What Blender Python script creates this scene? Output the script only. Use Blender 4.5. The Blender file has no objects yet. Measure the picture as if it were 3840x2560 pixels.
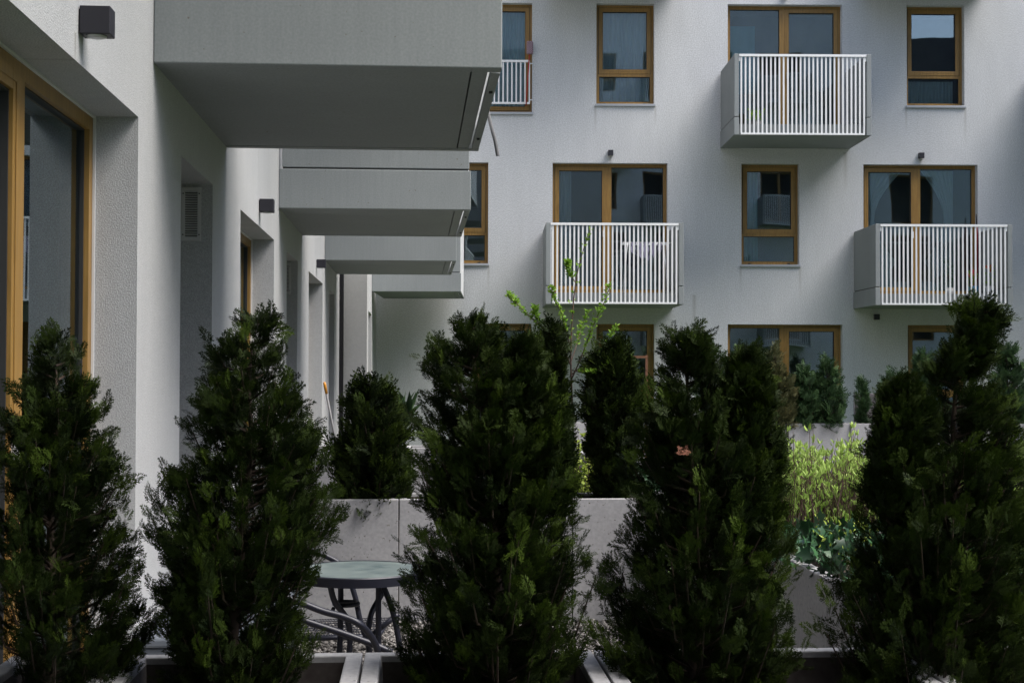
import bpy, math, random
import numpy as np
from mathutils import Vector, Matrix
from math import sin, cos, tan, radians as R, pi

# ---------------------------------------------------------------- camera, world, sun, exposure
S = bpy.context.scene
EYE = 1.55
FPX, YAW, PITCH, ROLL = 5333.0, R(3.83), R(1.106), 0.003
cd = bpy.data.cameras.new('camera'); cam = bpy.data.objects.new('camera', cd); S.collection.objects.link(cam)
cd.sensor_width = 36.0; cd.lens = 36.0 * FPX / 3840.0; cd.clip_start = 0.05; cd.clip_end = 500
cam.matrix_world = (Matrix.Translation((0, 0, EYE)) @ Matrix.Rotation(-YAW, 4, 'Z')
                    @ Matrix.Rotation(pi / 2 + PITCH, 4, 'X') @ Matrix.Rotation(ROLL, 4, 'Z'))
S.camera = cam
SUN_EL, SUN_AZ = R(60), R(114)        # azimuth clockwise from +Y: light comes from the right, a little behind
world = bpy.data.worlds.new("World"); S.world = world; world.use_nodes = True
wn = world.node_tree; bg = wn.nodes['Background']
sky = wn.nodes.new('ShaderNodeTexSky'); sky.sky_type = 'NISHITA'; sky.sun_disc = False
sky.sun_elevation = SUN_EL; sky.sun_rotation = SUN_AZ; sky.air_density = 1.0; sky.dust_density = 4.0; sky.ozone_density = 1.0
wn.links.new(sky.outputs[0], bg.inputs[0]); bg.inputs[1].default_value = 0.085
sd = bpy.data.lights.new('sun', 'SUN'); sd.energy = 1.5; sd.angle = R(44); sd.color = (1.0, .98, .95)
sun = bpy.data.objects.new('sun', sd); S.collection.objects.link(sun)
dirv = Vector((sin(SUN_AZ) * cos(SUN_EL), cos(SUN_AZ) * cos(SUN_EL), sin(SUN_EL)))
sun.rotation_euler = dirv.to_track_quat('Z', 'Y').to_euler(); sun.location = (8, -4, 30)
S.view_settings.view_transform = 'Standard'; S.view_settings.look = 'None'
S.view_settings.exposure = 1.8; S.view_settings.gamma = 1.0
S.render.engine = 'CYCLES'
S.cycles.max_bounces = 8; S.cycles.diffuse_bounces = 2; S.cycles.transparent_max_bounces = 12

RND = random.Random(7)

def at(xd, yd, Y):
    """world point at depth Y for a picture position given in a 2352 px wide picture"""
    k = 3840.0 / 2352.0
    a = (xd * k - 1920) / FPX; b = (1280 - yd * k) / FPX
    a, b = a * cos(ROLL) - b * sin(ROLL), b * cos(ROLL) + a * sin(ROLL)
    fw = Vector((sin(YAW) * cos(PITCH), cos(YAW) * cos(PITCH), sin(PITCH)))
    rt = Vector((cos(YAW), -sin(YAW), 0)); up = rt.cross(fw)
    d = fw + a * rt + b * up
    return Vector((0, 0, EYE)) + d * (Y / d.y)

# ---------------------------------------------------------------- scene graph helpers
def tag(o, label=None, cat=None, group=None, kind=None):
    if label: o['label'] = label
    if cat: o['category'] = cat
    if group: o['group'] = group
    if kind: o['kind'] = kind
    return o

def empty(name, loc=(0, 0, 0), rz=0.0, label=None, cat=None, group=None):
    o = bpy.data.objects.new(name, None); S.collection.objects.link(o)
    o.location = loc; o.rotation_euler = (0, 0, rz); o.empty_display_size = .2
    return tag(o, label, cat, group)

class MB:
    def __init__(s): s.v = []; s.f = []; s.sm = []
    def add(s, vs, fs, smooth=False):
        n = len(s.v); s.v += [tuple(v) for v in vs]; s.f += [tuple(i + n for i in f) for f in fs]; s.sm += [smooth] * len(fs)
        return s
    def box(s, x0, y0, z0, x1, y1, z1):
        return s.add([(x0, y0, z0), (x1, y0, z0), (x1, y1, z0), (x0, y1, z0), (x0, y0, z1), (x1, y0, z1), (x1, y1, z1), (x0, y1, z1)],
                     [(0, 3, 2, 1), (4, 5, 6, 7), (0, 1, 5, 4), (1, 2, 6, 5), (2, 3, 7, 6), (3, 0, 4, 7)])
    def quad(s, a, b, c, d): return s.add([a, b, c, d], [(0, 1, 2, 3)])
    def tube(s, pts, r, n=8, cap=True):
        pts = [Vector(p) for p in pts]; rs = r if isinstance(r, (list, tuple)) else [r] * len(pts)
        vs = []; prev = None
        for i, p in enumerate(pts):
            t = (pts[min(i + 1, len(pts) - 1)] - pts[max(i - 1, 0)])
            t = t.normalized() if t.length > 1e-9 else Vector((0, 0, 1))
            if prev is None:
                u = t.cross(Vector((0, 0, 1)) if abs(t.z) < .9 else Vector((1, 0, 0))).normalized()
            else:
                u = (prev - t * prev.dot(t)).normalized()
            prev = u; w = t.cross(u)
            for k in range(n):
                a = 2 * pi * k / n; vs.append(p + (u * cos(a) + w * sin(a)) * rs[i])
        fs = []
        for i in range(len(pts) - 1):
            for k in range(n):
                fs.append((i * n + k, i * n + (k + 1) % n, (i + 1) * n + (k + 1) % n, (i + 1) * n + k))
        if cap: fs += [tuple(range(n))[::-1], tuple(range((len(pts) - 1) * n, len(pts) * n))]
        return s.add(vs, fs, True)
    def build(s, name, mat, parent=None, bevel=0, loc=None):
        me = bpy.data.meshes.new(name); me.from_pydata(s.v, [], s.f); me.update()
        me.polygons.foreach_set('use_smooth', s.sm)
        me.materials.append(mat)
        o = bpy.data.objects.new(name, me); S.collection.objects.link(o)
        if parent: o.parent = parent
        if loc: o.location = loc
        if bevel:
            b = o.modifiers.new('bevel', 'BEVEL'); b.width = bevel; b.segments = 2; b.limit_method = 'ANGLE'
        return o

def curve(p, n=24):
    """Catmull-Rom through points"""
    p = [Vector(q) for q in p]; q = [p[0] * 2 - p[1]] + p + [p[-1] * 2 - p[-2]]; out = []
    m = max(2, n // (len(p) - 1))
    for i in range(1, len(q) - 2):
        for k in range(m):
            t = k / m
            out.append(.5 * ((2 * q[i]) + (-q[i - 1] + q[i + 1]) * t + (2 * q[i - 1] - 5 * q[i] + 4 * q[i + 1] - q[i + 2]) * t * t
                             + (-q[i - 1] + 3 * q[i] - 3 * q[i + 1] + q[i + 2]) * t ** 3))
    return out + [p[-1]]

# ---------------------------------------------------------------- materials
def mat(name, col, rough=.8, metal=0.0, spec=.5):
    m = bpy.data.materials.new(name); m.use_nodes = True
    b = m.node_tree.nodes['Principled BSDF']
    b.inputs['Base Color'].default_value = (*col, 1); b.inputs['Roughness'].default_value = rough
    b.inputs['Metallic'].default_value = metal; b.inputs['Specular IOR Level'].default_value = spec
    return m
def nd(m, t, **kw):
    n = m.node_tree.nodes.new(t)
    for k, v in kw.items(): setattr(n, k, v)
    return n
def noise_col(m, a, b, scale, detail=4, stretch=(1, 1, 1), lo=.35, hi=.65, coords='Object', second=None):
    """base colour varies between a and b with noise; second = (colour, scale, threshold) adds small marks"""
    nt = m.node_tree; L = nt.links; bs = nt.nodes['Principled BSDF']
    tc = nd(m, 'ShaderNodeTexCoord'); mp = nd(m, 'ShaderNodeMapping'); mp.inputs['Scale'].default_value = stretch
    L.new(tc.outputs[coords], mp.inputs[0])
    n = nd(m, 'ShaderNodeTexNoise'); n.inputs['Scale'].default_value = scale; n.inputs['Detail'].default_value = detail
    L.new(mp.outputs[0], n.inputs['Vector'])
    r = nd(m, 'ShaderNodeValToRGB'); r.color_ramp.elements[0].position = lo; r.color_ramp.elements[1].position = hi
    r.color_ramp.elements[0].color = (*a, 1); r.color_ramp.elements[1].color = (*b, 1)
    L.new(n.outputs[0], r.inputs[0]); out = r.outputs[0]
    for sec in (second or []):
        c, sc, th = sec
        n2 = nd(m, 'ShaderNodeTexNoise'); n2.inputs['Scale'].default_value = sc; n2.inputs['Detail'].default_value = 2
        L.new(tc.outputs[coords], n2.inputs['Vector'])
        r2 = nd(m, 'ShaderNodeValToRGB'); r2.color_ramp.elements[0].position = th; r2.color_ramp.elements[1].position = th + .04
        L.new(n2.outputs[0], r2.inputs[0])
        mx = nd(m, 'ShaderNodeMix', data_type='RGBA'); L.new(r2.outputs[0], mx.inputs[0])
        L.new(out, mx.inputs[6]); mx.inputs[7].default_value = (*c, 1); out = mx.outputs[2]
    L.new(out, bs.inputs['Base Color'])
    return out
def bump(m, scale, dist, strength=.5, detail=3, coords='Object'):
    nt = m.node_tree; L = nt.links
    tc = nd(m, 'ShaderNodeTexCoord'); n = nd(m, 'ShaderNodeTexNoise')
    n.inputs['Scale'].default_value = scale; n.inputs['Detail'].default_value = detail; n.inputs['Roughness'].default_value = .65
    L.new(tc.outputs[coords], n.inputs['Vector'])
    b = nd(m, 'ShaderNodeBump'); b.inputs['Distance'].default_value = dist; b.inputs['Strength'].default_value = strength
    L.new(n.outputs[0], b.inputs['Height']); L.new(b.outputs[0], nt.nodes['Principled BSDF'].inputs['Normal'])
def mult_noise(m, scale, lo, hi, stretch=(1, 1, 1), detail=3):
    """multiply the base colour by a broad, faint noise (dust, weathering)"""
    nt = m.node_tree; L = nt.links; bs = nt.nodes['Principled BSDF']; src = bs.inputs['Base Color'].links[0].from_socket
    tc = nd(m, 'ShaderNodeTexCoord'); mp = nd(m, 'ShaderNodeMapping'); mp.inputs['Scale'].default_value = stretch
    L.new(tc.outputs['Object'], mp.inputs[0])
    n = nd(m, 'ShaderNodeTexNoise'); n.inputs['Scale'].default_value = scale; n.inputs['Detail'].default_value = detail
    L.new(mp.outputs[0], n.inputs['Vector'])
    mr = nd(m, 'ShaderNodeMapRange'); mr.inputs[1].default_value = .3; mr.inputs[2].default_value = .7
    mr.inputs[3].default_value = lo; mr.inputs[4].default_value = hi; L.new(n.outputs[0], mr.inputs[0])
    mx = nd(m, 'ShaderNodeMix', data_type='RGBA', blend_type='MULTIPLY'); mx.inputs[0].default_value = 1
    L.new(src, mx.inputs[6]); L.new(mr.outputs[0], mx.inputs[7]); L.new(mx.outputs[2], bs.inputs['Base Color'])

def streaks(m, spots, col):
    """dirt runs below fixtures: spots = (x, z_top, length, half width) in the wall's own coordinates"""
    nt = m.node_tree; L = nt.links; bs = nt.nodes['Principled BSDF']; src = bs.inputs['Base Color'].links[0].from_socket
    tc = nd(m, 'ShaderNodeTexCoord'); sp = nd(m, 'ShaderNodeSeparateXYZ'); L.new(tc.outputs['Object'], sp.inputs[0])
    no = nd(m, 'ShaderNodeTexNoise'); no.inputs['Scale'].default_value = 60; L.new(tc.outputs['Object'], no.inputs['Vector'])
    def M(op, a, b=None, clamp=False):
        n = nd(m, 'ShaderNodeMath', operation=op); n.use_clamp = clamp
        for i, q in enumerate((a, b)):
            if q is None: continue
            if isinstance(q, (int, float)): n.inputs[i].default_value = q
            else: L.new(q, n.inputs[i])
        return n.outputs[0]
    tot = None
    for x, zt, ln, hw in spots:
        dx = M('ABSOLUTE', M('SUBTRACT', sp.outputs[0], x))
        a = M('SUBTRACT', 1.0, M('DIVIDE', dx, hw), True)
        t = M('DIVIDE', M('SUBTRACT', zt, sp.outputs[2]), ln)
        bb = M('MULTIPLY', M('SUBTRACT', 1.0, t, True), M('GREATER_THAN', t, 0.0))
        c = M('MULTIPLY', a, bb); tot = c if tot is None else M('ADD', tot, c)
    fac = M('MULTIPLY', M('MULTIPLY', tot, M('ADD', no.outputs[0], .6)), .8, True)
    mx = nd(m, 'ShaderNodeMix', data_type='RGBA'); L.new(fac, mx.inputs[0]); L.new(src, mx.inputs[6]); mx.inputs[7].default_value = (*col, 1)
    L.new(mx.outputs[2], bs.inputs['Base Color'])

def stucco(name, c, k=.10, sc=230):
    m = mat(name, c, .93, spec=.2)
    noise_col(m, tuple(x * (1 - k) for x in c), tuple(min(.9, x * (1 + k * .4)) for x in c), sc, 3, lo=.3, hi=.7)
    mult_noise(m, .7, .93, 1.03, (1, 1, .6)); mult_noise(m, 26, .955, 1.03, (1, 1, 1), 6); mult_noise(m, 3.2, .965, 1.02, (1.6, 1, .35), 5); bump(m, sc, .005, .6)
    return m
M_WALL = stucco('white_render', (.60, .615, .63), .26, 55)
streaks(M_WALL, [(1.50, 6.32, .55, .03), (2.59, 6.32, .4, .03), (7.16, 6.32, .5, .03), (8.24, 6.32, .7, .035), (4.14, 3.41, .45, .03), (5.22, 3.41, .6, .035), (-.43, 3.41, .5, .03), (3.3, 2.9, 1.1, .05), (6.05, 5.5, .8, .05), (1.775, 5.4, .3, .03), (7.42, 5.38, .3, .03)], (.36, .36, .35))
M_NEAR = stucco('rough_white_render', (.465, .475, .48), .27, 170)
streaks(M_NEAR, [(4.765, 2.655, .16, .018), (4.80, 3.2, .5, .012), (10.20, 2.66, .14, .016), (10.19, 3.1, .42, .008), (16.0, 2.68, .14, .02), (15.98, 3.05, .4, .012)], (.22, .22, .2))
M_FIBRE = mat('fibre_cement', (.42, .44, .45), .75, spec=.3)
noise_col(M_FIBRE, (.225, .248, .252), (.262, .282, .288), 90, 4, second=[((.16, .15, .13), 38, .735)]); mult_noise(M_FIBRE, 1.6, .93, 1.03); 
mult_noise(M_FIBRE, 11, .95, 1.02, (4, 4, .18)); bump(M_FIBRE, 220, .001, .35)
M_CONC = mat('planter_concrete', (.45, .45, .45), .85, spec=.25)
noise_col(M_CONC, (.29, .29, .30), (.345, .345, .352), 60, 5, second=[((.12, .11, .1), 55, .70), ((.2, .19, .17), 17, .74)])
mult_noise(M_CONC, 2.2, .9, 1.05); bump(M_CONC, 160, .0015, .4)
M_WOOD = mat('golden_wood', (.33, .16, .04), .42)
noise_col(M_WOOD, (.21, .118, .026), (.32, .185, .048), 8, 5, (6, 6, .6), .3, .75); bump(M_WOOD, 60, .0006, .3)
M_SILL = mat('grey_metal_sill', (.38, .40, .43), .45, .3)
M_WHITE = mat('white_powder_coat', (.80, .81, .82), .38)
M_BLACK = mat('anthracite_metal', (.013, .013, .020), .5)
M_DIFF = mat('lamp_glass', (.45, .46, .46), .3)
M_TUBE = mat('grey_blue_steel', (.011, .012, .02), .4, .2)
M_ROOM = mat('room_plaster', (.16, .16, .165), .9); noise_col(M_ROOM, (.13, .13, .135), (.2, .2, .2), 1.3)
M_SEAL = mat('rubber_seal', (.02, .02, .02), .7)
M_INSHADE = mat('shade_dark_concrete', (.05, .042, .04), .95); noise_col(M_INSHADE, (.035, .028, .026), (.085, .075, .07), 14, 5)  # dark brown carries the shade inside the planters as colour
M_TRIM = mat('white_window_bead', (.62, .63, .64), .6)
M_VENTW = mat('vent_white', (.5, .5, .5), .5)
M_DARK = mat('dark_void', (.012, .012, .012), .9)
M_HOSE = mat('grey_hose', (.16, .16, .165), .5)
M_MULCH = mat('bark_mulch_soil', (.06, .035, .02), .95); noise_col(M_MULCH, (.018, .011, .008), (.085, .045, .025), 45, 5); bump(M_MULCH, 60, .02, .9)
M_CHIP = mat('bark_chips', (.11, .055, .03), .9); noise_col(M_CHIP, (.06, .028, .015), (.17, .085, .045), 30, 3)
M_STONE = mat('pebble', (.4, .38, .36), .8)
M_GRAVEL = mat('gravel_bed', (.2, .19, .18), .95); noise_col(M_GRAVEL, (.03, .028, .027), (.20, .19, .18), 95, 3); bump(M_GRAVEL, 95, .01, .9)
M_BARK = mat('bark', (.07, .045, .03), .9); noise_col(M_BARK, (.02, .013, .009), (.055, .036, .024), 40, 4, (1, 1, .3))
M_TWIG = mat('reddish_twig', (.08, .045, .035), .8); noise_col(M_TWIG, (.045, .025, .02), (.11, .065, .05), 20)
M_PATH = mat('pale_paving', (.35, .34, .33), .85); noise_col(M_PATH, (.30, .295, .29), (.38, .37, .36), 12, 5); bump(M_PATH, 90, .002, .4)
M_SOILG = mat('lawn_soil', (.05, .07, .02), .95); noise_col(M_SOILG, (.03, .055, .012), (.07, .12, .022), 14, 5)
M_ROOF = mat('dark_roof_tile', (.035, .035, .04), .6)
def glass(name, tint, ior=1.6):
    m = bpy.data.materials.new(name); m.use_nodes = True; nt = m.node_tree; nt.nodes.clear(); L = nt.links
    out = nt.nodes.new('ShaderNodeOutputMaterial'); mx = nt.nodes.new('ShaderNodeMixShader')
    tr = nt.nodes.new('ShaderNodeBsdfTransparent'); tr.inputs[0].default_value = (*tint, 1)
    gl = nt.nodes.new('ShaderNodeBsdfGlossy'); gl.inputs['Roughness'].default_value = .012; gl.inputs[0].default_value = (.80, .93, 1.0, 1)
    fr = nt.nodes.new('ShaderNodeFresnel'); fr.inputs[0].default_value = ior
    tc = nt.nodes.new('ShaderNodeTexCoord'); no = nt.nodes.new('ShaderNodeTexNoise'); no.inputs['Scale'].default_value = .9; no.inputs['Detail'].default_value = 1
    L.new(tc.outputs['Object'], no.inputs['Vector'])
    bp = nt.nodes.new('ShaderNodeBump'); bp.inputs['Distance'].default_value = .006; bp.inputs['Strength'].default_value = .3
    L.new(no.outputs[0], bp.inputs['Height']); L.new(bp.outputs[0], gl.inputs['Normal'])
    L.new(fr.outputs[0], mx.inputs[0]); L.new(tr.outputs[0], mx.inputs[1]); L.new(gl.outputs[0], mx.inputs[2]); L.new(mx.outputs[0], out.inputs[0])
    return m
M_GLASS = glass('window_glass', (.90, .95, .96), 2.1)
def cloth(name, c, tr=.35):
    m = mat(name, c, .95, spec=.1); nt = m.node_tree; bs = nt.nodes['Principled BSDF']; out = nt.nodes['Material Output']
    mx = nt.nodes.new('ShaderNodeMixShader'); t = nt.nodes.new('ShaderNodeBsdfTransparent'); mx.inputs[0].default_value = tr
    nt.links.new(bs.outputs[0], mx.inputs[1]); nt.links.new(t.outputs[0], mx.inputs[2]); nt.links.new(mx.outputs[0], out.inputs[0])
    return m
M_SHEER = cloth('sheer_curtain', (.72, .80, .84), .15)
M_TEAL = cloth('teal_curtain', (.20, .42, .44), .05)
M_BLIND = cloth('blue_blind', (.14, .36, .42), .0)

def foliage(name, dark, light, trans=.2, rough=.6, spec=.3):
    """leaf colour runs from dark (old scale leaves) to light (new growth) by the per-leaf value 'tone'"""
    m = mat(name, dark, rough, spec=spec); nt = m.node_tree; L = nt.links; bs = nt.nodes['Principled BSDF']; out = nt.nodes['Material Output']
    at_ = nd(m, 'ShaderNodeAttribute', attribute_name='tone')
    r = nd(m, 'ShaderNodeValToRGB'); r.color_ramp.elements[0].color = (*dark, 1); r.color_ramp.elements[1].color = (*light, 1)
    L.new(at_.outputs['Fac'], r.inputs[0]); L.new(r.outputs[0], bs.inputs['Base Color'])
    t = nd(m, 'ShaderNodeBsdfTranslucent'); L.new(r.outputs[0], t.inputs[0])
    mx = nd(m, 'ShaderNodeMixShader'); mx.inputs[0].default_value = trans
    L.new(bs.outputs[0], mx.inputs[1]); L.new(t.outputs[0], mx.inputs[2]); L.new(mx.outputs[0], out.inputs[0])
    return m
M_THUJA = foliage('thuja_scale_leaves', (.0016, .0055, .0022), (.040, .066, .006), .08, .65, .14)
M_THUJA2 = foliage('blue_green_scale_leaves', (.009, .030, .013), (.065, .125, .04), .12)
M_THUJA3 = foliage('rusty_green_scale_leaves', (.03, .045, .018), (.13, .12, .045), .12)
M_DRY = mat('dry_needles', (.20, .08, .05), .9)
M_SPRING = foliage('spring_leaves', (.11, .25, .025), (.30, .47, .05), .35)
M_LIME = foliage('lime_leaves', (.26, .36, .05), (.50, .60, .12), .3)
M_HEDGE = foliage('hedge_leaves', (.25, .38, .07), (.55, .70, .22), .35)
M_IVY = foliage('ivy_leaves', (.006, .024, .012), (.035, .105, .035), .08, .4, .4)
M_GRASS = foliage('grass_blades', (.06, .15, .015), (.22, .42, .04), .3)

# ---------------------------------------------------------------- ground and setting
g = MB().quad((-60, -60, -.012), (80, -60, -.012), (80, 120, -.012), (-60, 120, -.012)).build('ground', M_SOILG); tag(g, kind='structure')
g = MB().box(-1.13, 4.04, -.01, 1.57, 20.9, -.002).build('gravel_ground', M_GRAVEL); tag(g, kind='structure')
g = MB().box(1.75, 18.3, -.01, 30, 20.9, .0).build('path', M_PATH); tag(g, kind='structure')

# ---------------------------------------------------------------- building parts (local frame: x along the wall, -y outwards)
def wall_mesh(x0, x1, z0, z1, ops):
    """ops: (x0,x1,z0,z1,recess). One sheet with real openings and their reveals"""
    m = MB(); xs = sorted({x0, x1, *[o[0] for o in ops], *[o[1] for o in ops]}); zs = sorted({z0, z1, *[o[2] for o in ops], *[o[3] for o in ops]})
    for i in range(len(xs) - 1):
        for k in range(len(zs) - 1):
            cx, cz = (xs[i] + xs[i + 1]) / 2, (zs[k] + zs[k + 1]) / 2
            if any(o[0] < cx < o[1] and o[2] < cz < o[3] for o in ops): continue
            m.quad((xs[i], 0, zs[k]), (xs[i + 1], 0, zs[k]), (xs[i + 1], 0, zs[k + 1]), (xs[i], 0, zs[k + 1]))
    for a, b, c, d, r in ops:
        r = r + .09
        m.quad((a, 0, c), (a, r, c), (b, r, c), (b, 0, c)); m.quad((a, 0, d), (b, 0, d), (b, r, d), (a, r, d))
        m.quad((a, 0, c), (a, 0, d), (a, r, d), (a, r, c)); m.quad((b, 0, c), (b, r, c), (b, r, d), (b, 0, d))
    return m

def ring(m, x0, x1, z0, z1, w, y0, y1):
    m.box(x0, y0, z0, x0 + w, y1, z1); m.box(x1 - w, y0, z0, x1, y1, z1)
    m.box(x0 + w, y0, z0, x1 - w, y1, z0 + w); m.box(x0 + w, y0, z1 - w, x1 - w, y1, z1)

def window(root, x0, x1, z0, z1, kind, rec, sill=False, bead=False, room=True, rd=1.25):
    """the wooden frame is the part; sashes, panes, sill, seals hang under it"""
    f = MB(); w = .062; y0, y1 = rec, rec + .075; caps = []; ring(f, x0, x1, z0, z1, w, y0, y1)
    sash = MB(); panes = []; hw = MB(); sy0, sy1 = rec - .014, rec + .05; seal = MB()
    def leaf(a, b, c, d):
        ring(sash, a - .012, b + .012, c - .012, d + .012, .072, sy0, sy1)
        ring(seal, a - .019, b + .019, c - .019, d + .019, .012, sy0 + .011, sy1 - .02)
        ring(sash, a + .028, b - .028, c + .028, d - .028, .004, sy0 - .004, sy0 - .0005)
        ring(seal, a + .060, b - .060, c + .060, d - .060, .008, sy0 + .014, sy1)
        panes.append((a + .06, b - .06, c + .06, d - .06, rec + .025))
    def fixed(a, b, c, d):
        ring(seal, a, b, c, d, .007, rec + .02, rec + .06); panes.append((a, b, c, d, rec + .035))
    if kind == 'narrow':
        t = z0 + (z1 - z0) * .285; f.box(x0 + w, y0 - .004, t, x1 - w, y1, t + .07)
        leaf(x0 + w, x1 - w, t + .07, z1 - w); fixed(x0 + w, x1 - w, z0 + w, t)
        f.box(x0 + .3, rec - .02, z1 - .035, x1 - .3, rec, z1 - .012)
        caps = [(x0 + .14, x0 + .19), (x1 - .19, x1 - .14)]
    elif kind == 'single':
        leaf(x0 + w, x1 - w, z0 + w, z1 - w)
    else:
        xm = (x0 + x1) / 2 - .02; f.box(xm - .055, y0 - .004, z0 + w, xm + .055, y1, z1 - w)
        if kind == 'sash_right': fixed(x0 + w, xm - .055, z0 + w, z1 - w); leaf(xm + .055, x1 - w, z0 + w, z1 - w); hx = xm + .09
        else: leaf(x0 + w, xm - .055, z0 + w, z1 - w); fixed(xm + .055, x1 - w, z0 + w, z1 - w); hx = xm - .09
        hw.box(hx - .012, sy0 - .035, z0 + 1.02, hx + .012, sy0 - .0, z0 + 1.14)
    fo = f.build('window', M_WOOD, root)
    if sash.v: sash.build('sash', M_WOOD, fo, .004)
    seal.build('seal', M_SEAL, fo)
    if hw.v: hw.build('handle', M_WHITE, fo)
    for ca, cb in caps: MB().box(ca, rec - .006, z0 + .018, cb, rec + .01, z0 + .036).build('drain_cap', M_SEAL, fo)
    for a, b, c, d, y in panes: MB().box(a, y, c, b, y + .016, d).build('pane', M_GLASS, fo)
    if sill: MB().box(x0 - .02, -.035, z0 - .045, x1 + .02, rec - .001, z0 - .003).build('sill', M_SILL, fo, .003)
    if bead:
        b = MB(); ring(b, x0 + .001, x1 - .001, z0 + .001, z1 - .001, .008, rec - .012, rec - .001); b.build('bead', M_TRIM, fo)
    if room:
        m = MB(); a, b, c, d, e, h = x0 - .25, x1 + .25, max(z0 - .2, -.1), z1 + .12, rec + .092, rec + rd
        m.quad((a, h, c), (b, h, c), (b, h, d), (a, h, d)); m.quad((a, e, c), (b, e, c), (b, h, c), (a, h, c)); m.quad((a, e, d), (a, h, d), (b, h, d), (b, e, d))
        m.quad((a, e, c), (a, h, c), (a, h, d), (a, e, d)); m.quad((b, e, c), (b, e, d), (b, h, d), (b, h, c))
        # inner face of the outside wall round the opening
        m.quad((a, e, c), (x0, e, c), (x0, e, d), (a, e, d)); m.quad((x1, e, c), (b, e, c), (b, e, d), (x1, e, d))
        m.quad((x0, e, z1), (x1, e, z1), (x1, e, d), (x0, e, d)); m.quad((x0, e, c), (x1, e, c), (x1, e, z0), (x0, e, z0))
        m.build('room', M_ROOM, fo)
    return fo

def balcony(root, xc, zs, w=2.36, p=1.5, hgt=1.39, band=.30, near=False, rails=True, rot=0.0, off=(0, 0)):
    """slab = part; side panels, edge beams, railing under it. zs = soffit height"""
    x0, x1 = xc - w / 2, xc + w / 2; t = .085
    m = MB()
    m.box(x0 + t, -p + (.052 if near else .10), zs + .028, x1 - t, 0, zs + .2)           # deck
    m.box(x0 + t, -p + .135, zs, x1 - t, 0, zs + .026)               # soffit board, a drip groove before the edge
    m.box(x0 + t, -p + (.064 if near else .055), zs + .002, x1 - t, -p + .127, zs + .027)
    s = m.build('balcony', M_FIBRE, root)
    for xa in (x0, x1 - t):
        b = MB(); b.box(xa, -p, zs - .004, xa + t, -.001, zs + band); b.build('edge_panel', M_FIBRE, s, .006)
        k = .012 if near else .004
        b = MB(); b.box(xa + k, -p + k, zs + band + .014, xa + t - k, -.025, zs + hgt); b.build('side_panel', M_FIBRE, s, .006)
        b = MB(); b.box(xa + .02, -p + .02, zs + band, xa + t - .02, -.03, zs + band + .014); b.build('joint', M_SEAL, s)
    r = MB(); yr = -p + .018
    r.box(x0 + t + .004, yr - .02, zs + hgt - .045, x1 - t - .004, yr + .02, zs + hgt - .005)
    r.box(x0 + t + .03, yr - .012, zs + .005, x1 - t - .03, yr + .012, zs + .035)
    n = 30; a, b = x0 + t + .04, x1 - t - .04
    for i in range(n):
        x = a + (b - a) * i / (n - 1); r.box(x - .014, yr - .006, zs + .033, x + .014, yr + .006, zs + hgt - .043)
    for x in (x0 + t + .012, x1 - t - .012): r.box(x - .012, yr, zs + hgt - .12, x + .012, yr + .03, zs + hgt - .05)
    r.build('railing', M_WHITE, s)
    if near:
        m = MB(); m.box(x0 + t + .02, -p + .003, zs - .006, x1 - t - .02, -p + .046, zs + .02); m.build('edge_strip', M_FIBRE, s, .003)
        bo = MB()
        for x in (x0 + .5, x1 - .5): bo.tube([(x, -p + .024, zs - .016), (x, -p + .024, zs - .004)], .009, 8)
        bo.build('bolt', M_SEAL, s)
    return s

def lamp(pos, face, label, group, w=.09, h=.1, p=.1):
    """wall lamp: face = outward unit direction in plan"""
    rz = math.atan2(face[1], face[0]) + pi / 2          # local -y looks outwards
    o = empty('wall_lamp', pos, rz, label, 'wall lamp', group)
    MB().box(-w / 2, -p, 0, w / 2, -.004, h).build('housing', M_BLACK, o, .003)
    MB().box(-w / 2 + .012, -.004, .01, w / 2 - .012, 0, h - .01).build('wall_plate', M_BLACK, o)
    c = MB(); c.tube([(0, -p / 2, -.004), (0, -p / 2, .002)], .033, 20); c.build('lens', M_DIFF, o)
    return o

# ---- far apartment building, facing the camera
FROT = -R(3.08); FO = Vector((1.7167, 25.6426, 0))
far = empty('apartment_building', FO, FROT, 'long white rendered apartment block facing the courtyard, wooden windows and slatted balconies', 'building')
T1_, T2_, T3_ = 8.19, 5.285, 2.37
DW, DH = 2.085, 2.35
wins = []
for c in (4.95, 10.6): wins.append((c - DW / 2, c + DW / 2, T1_ - DH, T1_, 'sash_right', .14, False))
for c in (1.77, 7.42): wins.append((c - DW / 2, c + DW / 2, T2_ - DH, T2_, 'sash_left', .14, False))
for a in (1.517, 7.175): wins.append((a, a + 1.052, T1_ - 1.83, T1_, 'narrow', .14, True))
for a in (-1.49, 4.157, 9.8): wins.append((a, a + 1.052, T2_ - 1.83, T2_, 'narrow', .14, True))
for a in (1.527, 7.18): wins.append((a, a + 1.052, T3_ - 1.83, T3_, 'narrow', .14, True))
for c in (4.95, 10.6): wins.append((c - DW / 2, c + DW / 2, .02, T3_, 'sash_right', .14, False))
wins.append((-.70, .35, 6.20, T1_, 'single', .14, True))
wins.append((-.70, .35, T3_ - 1.83, T3_, 'narrow', .14, True))
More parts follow.
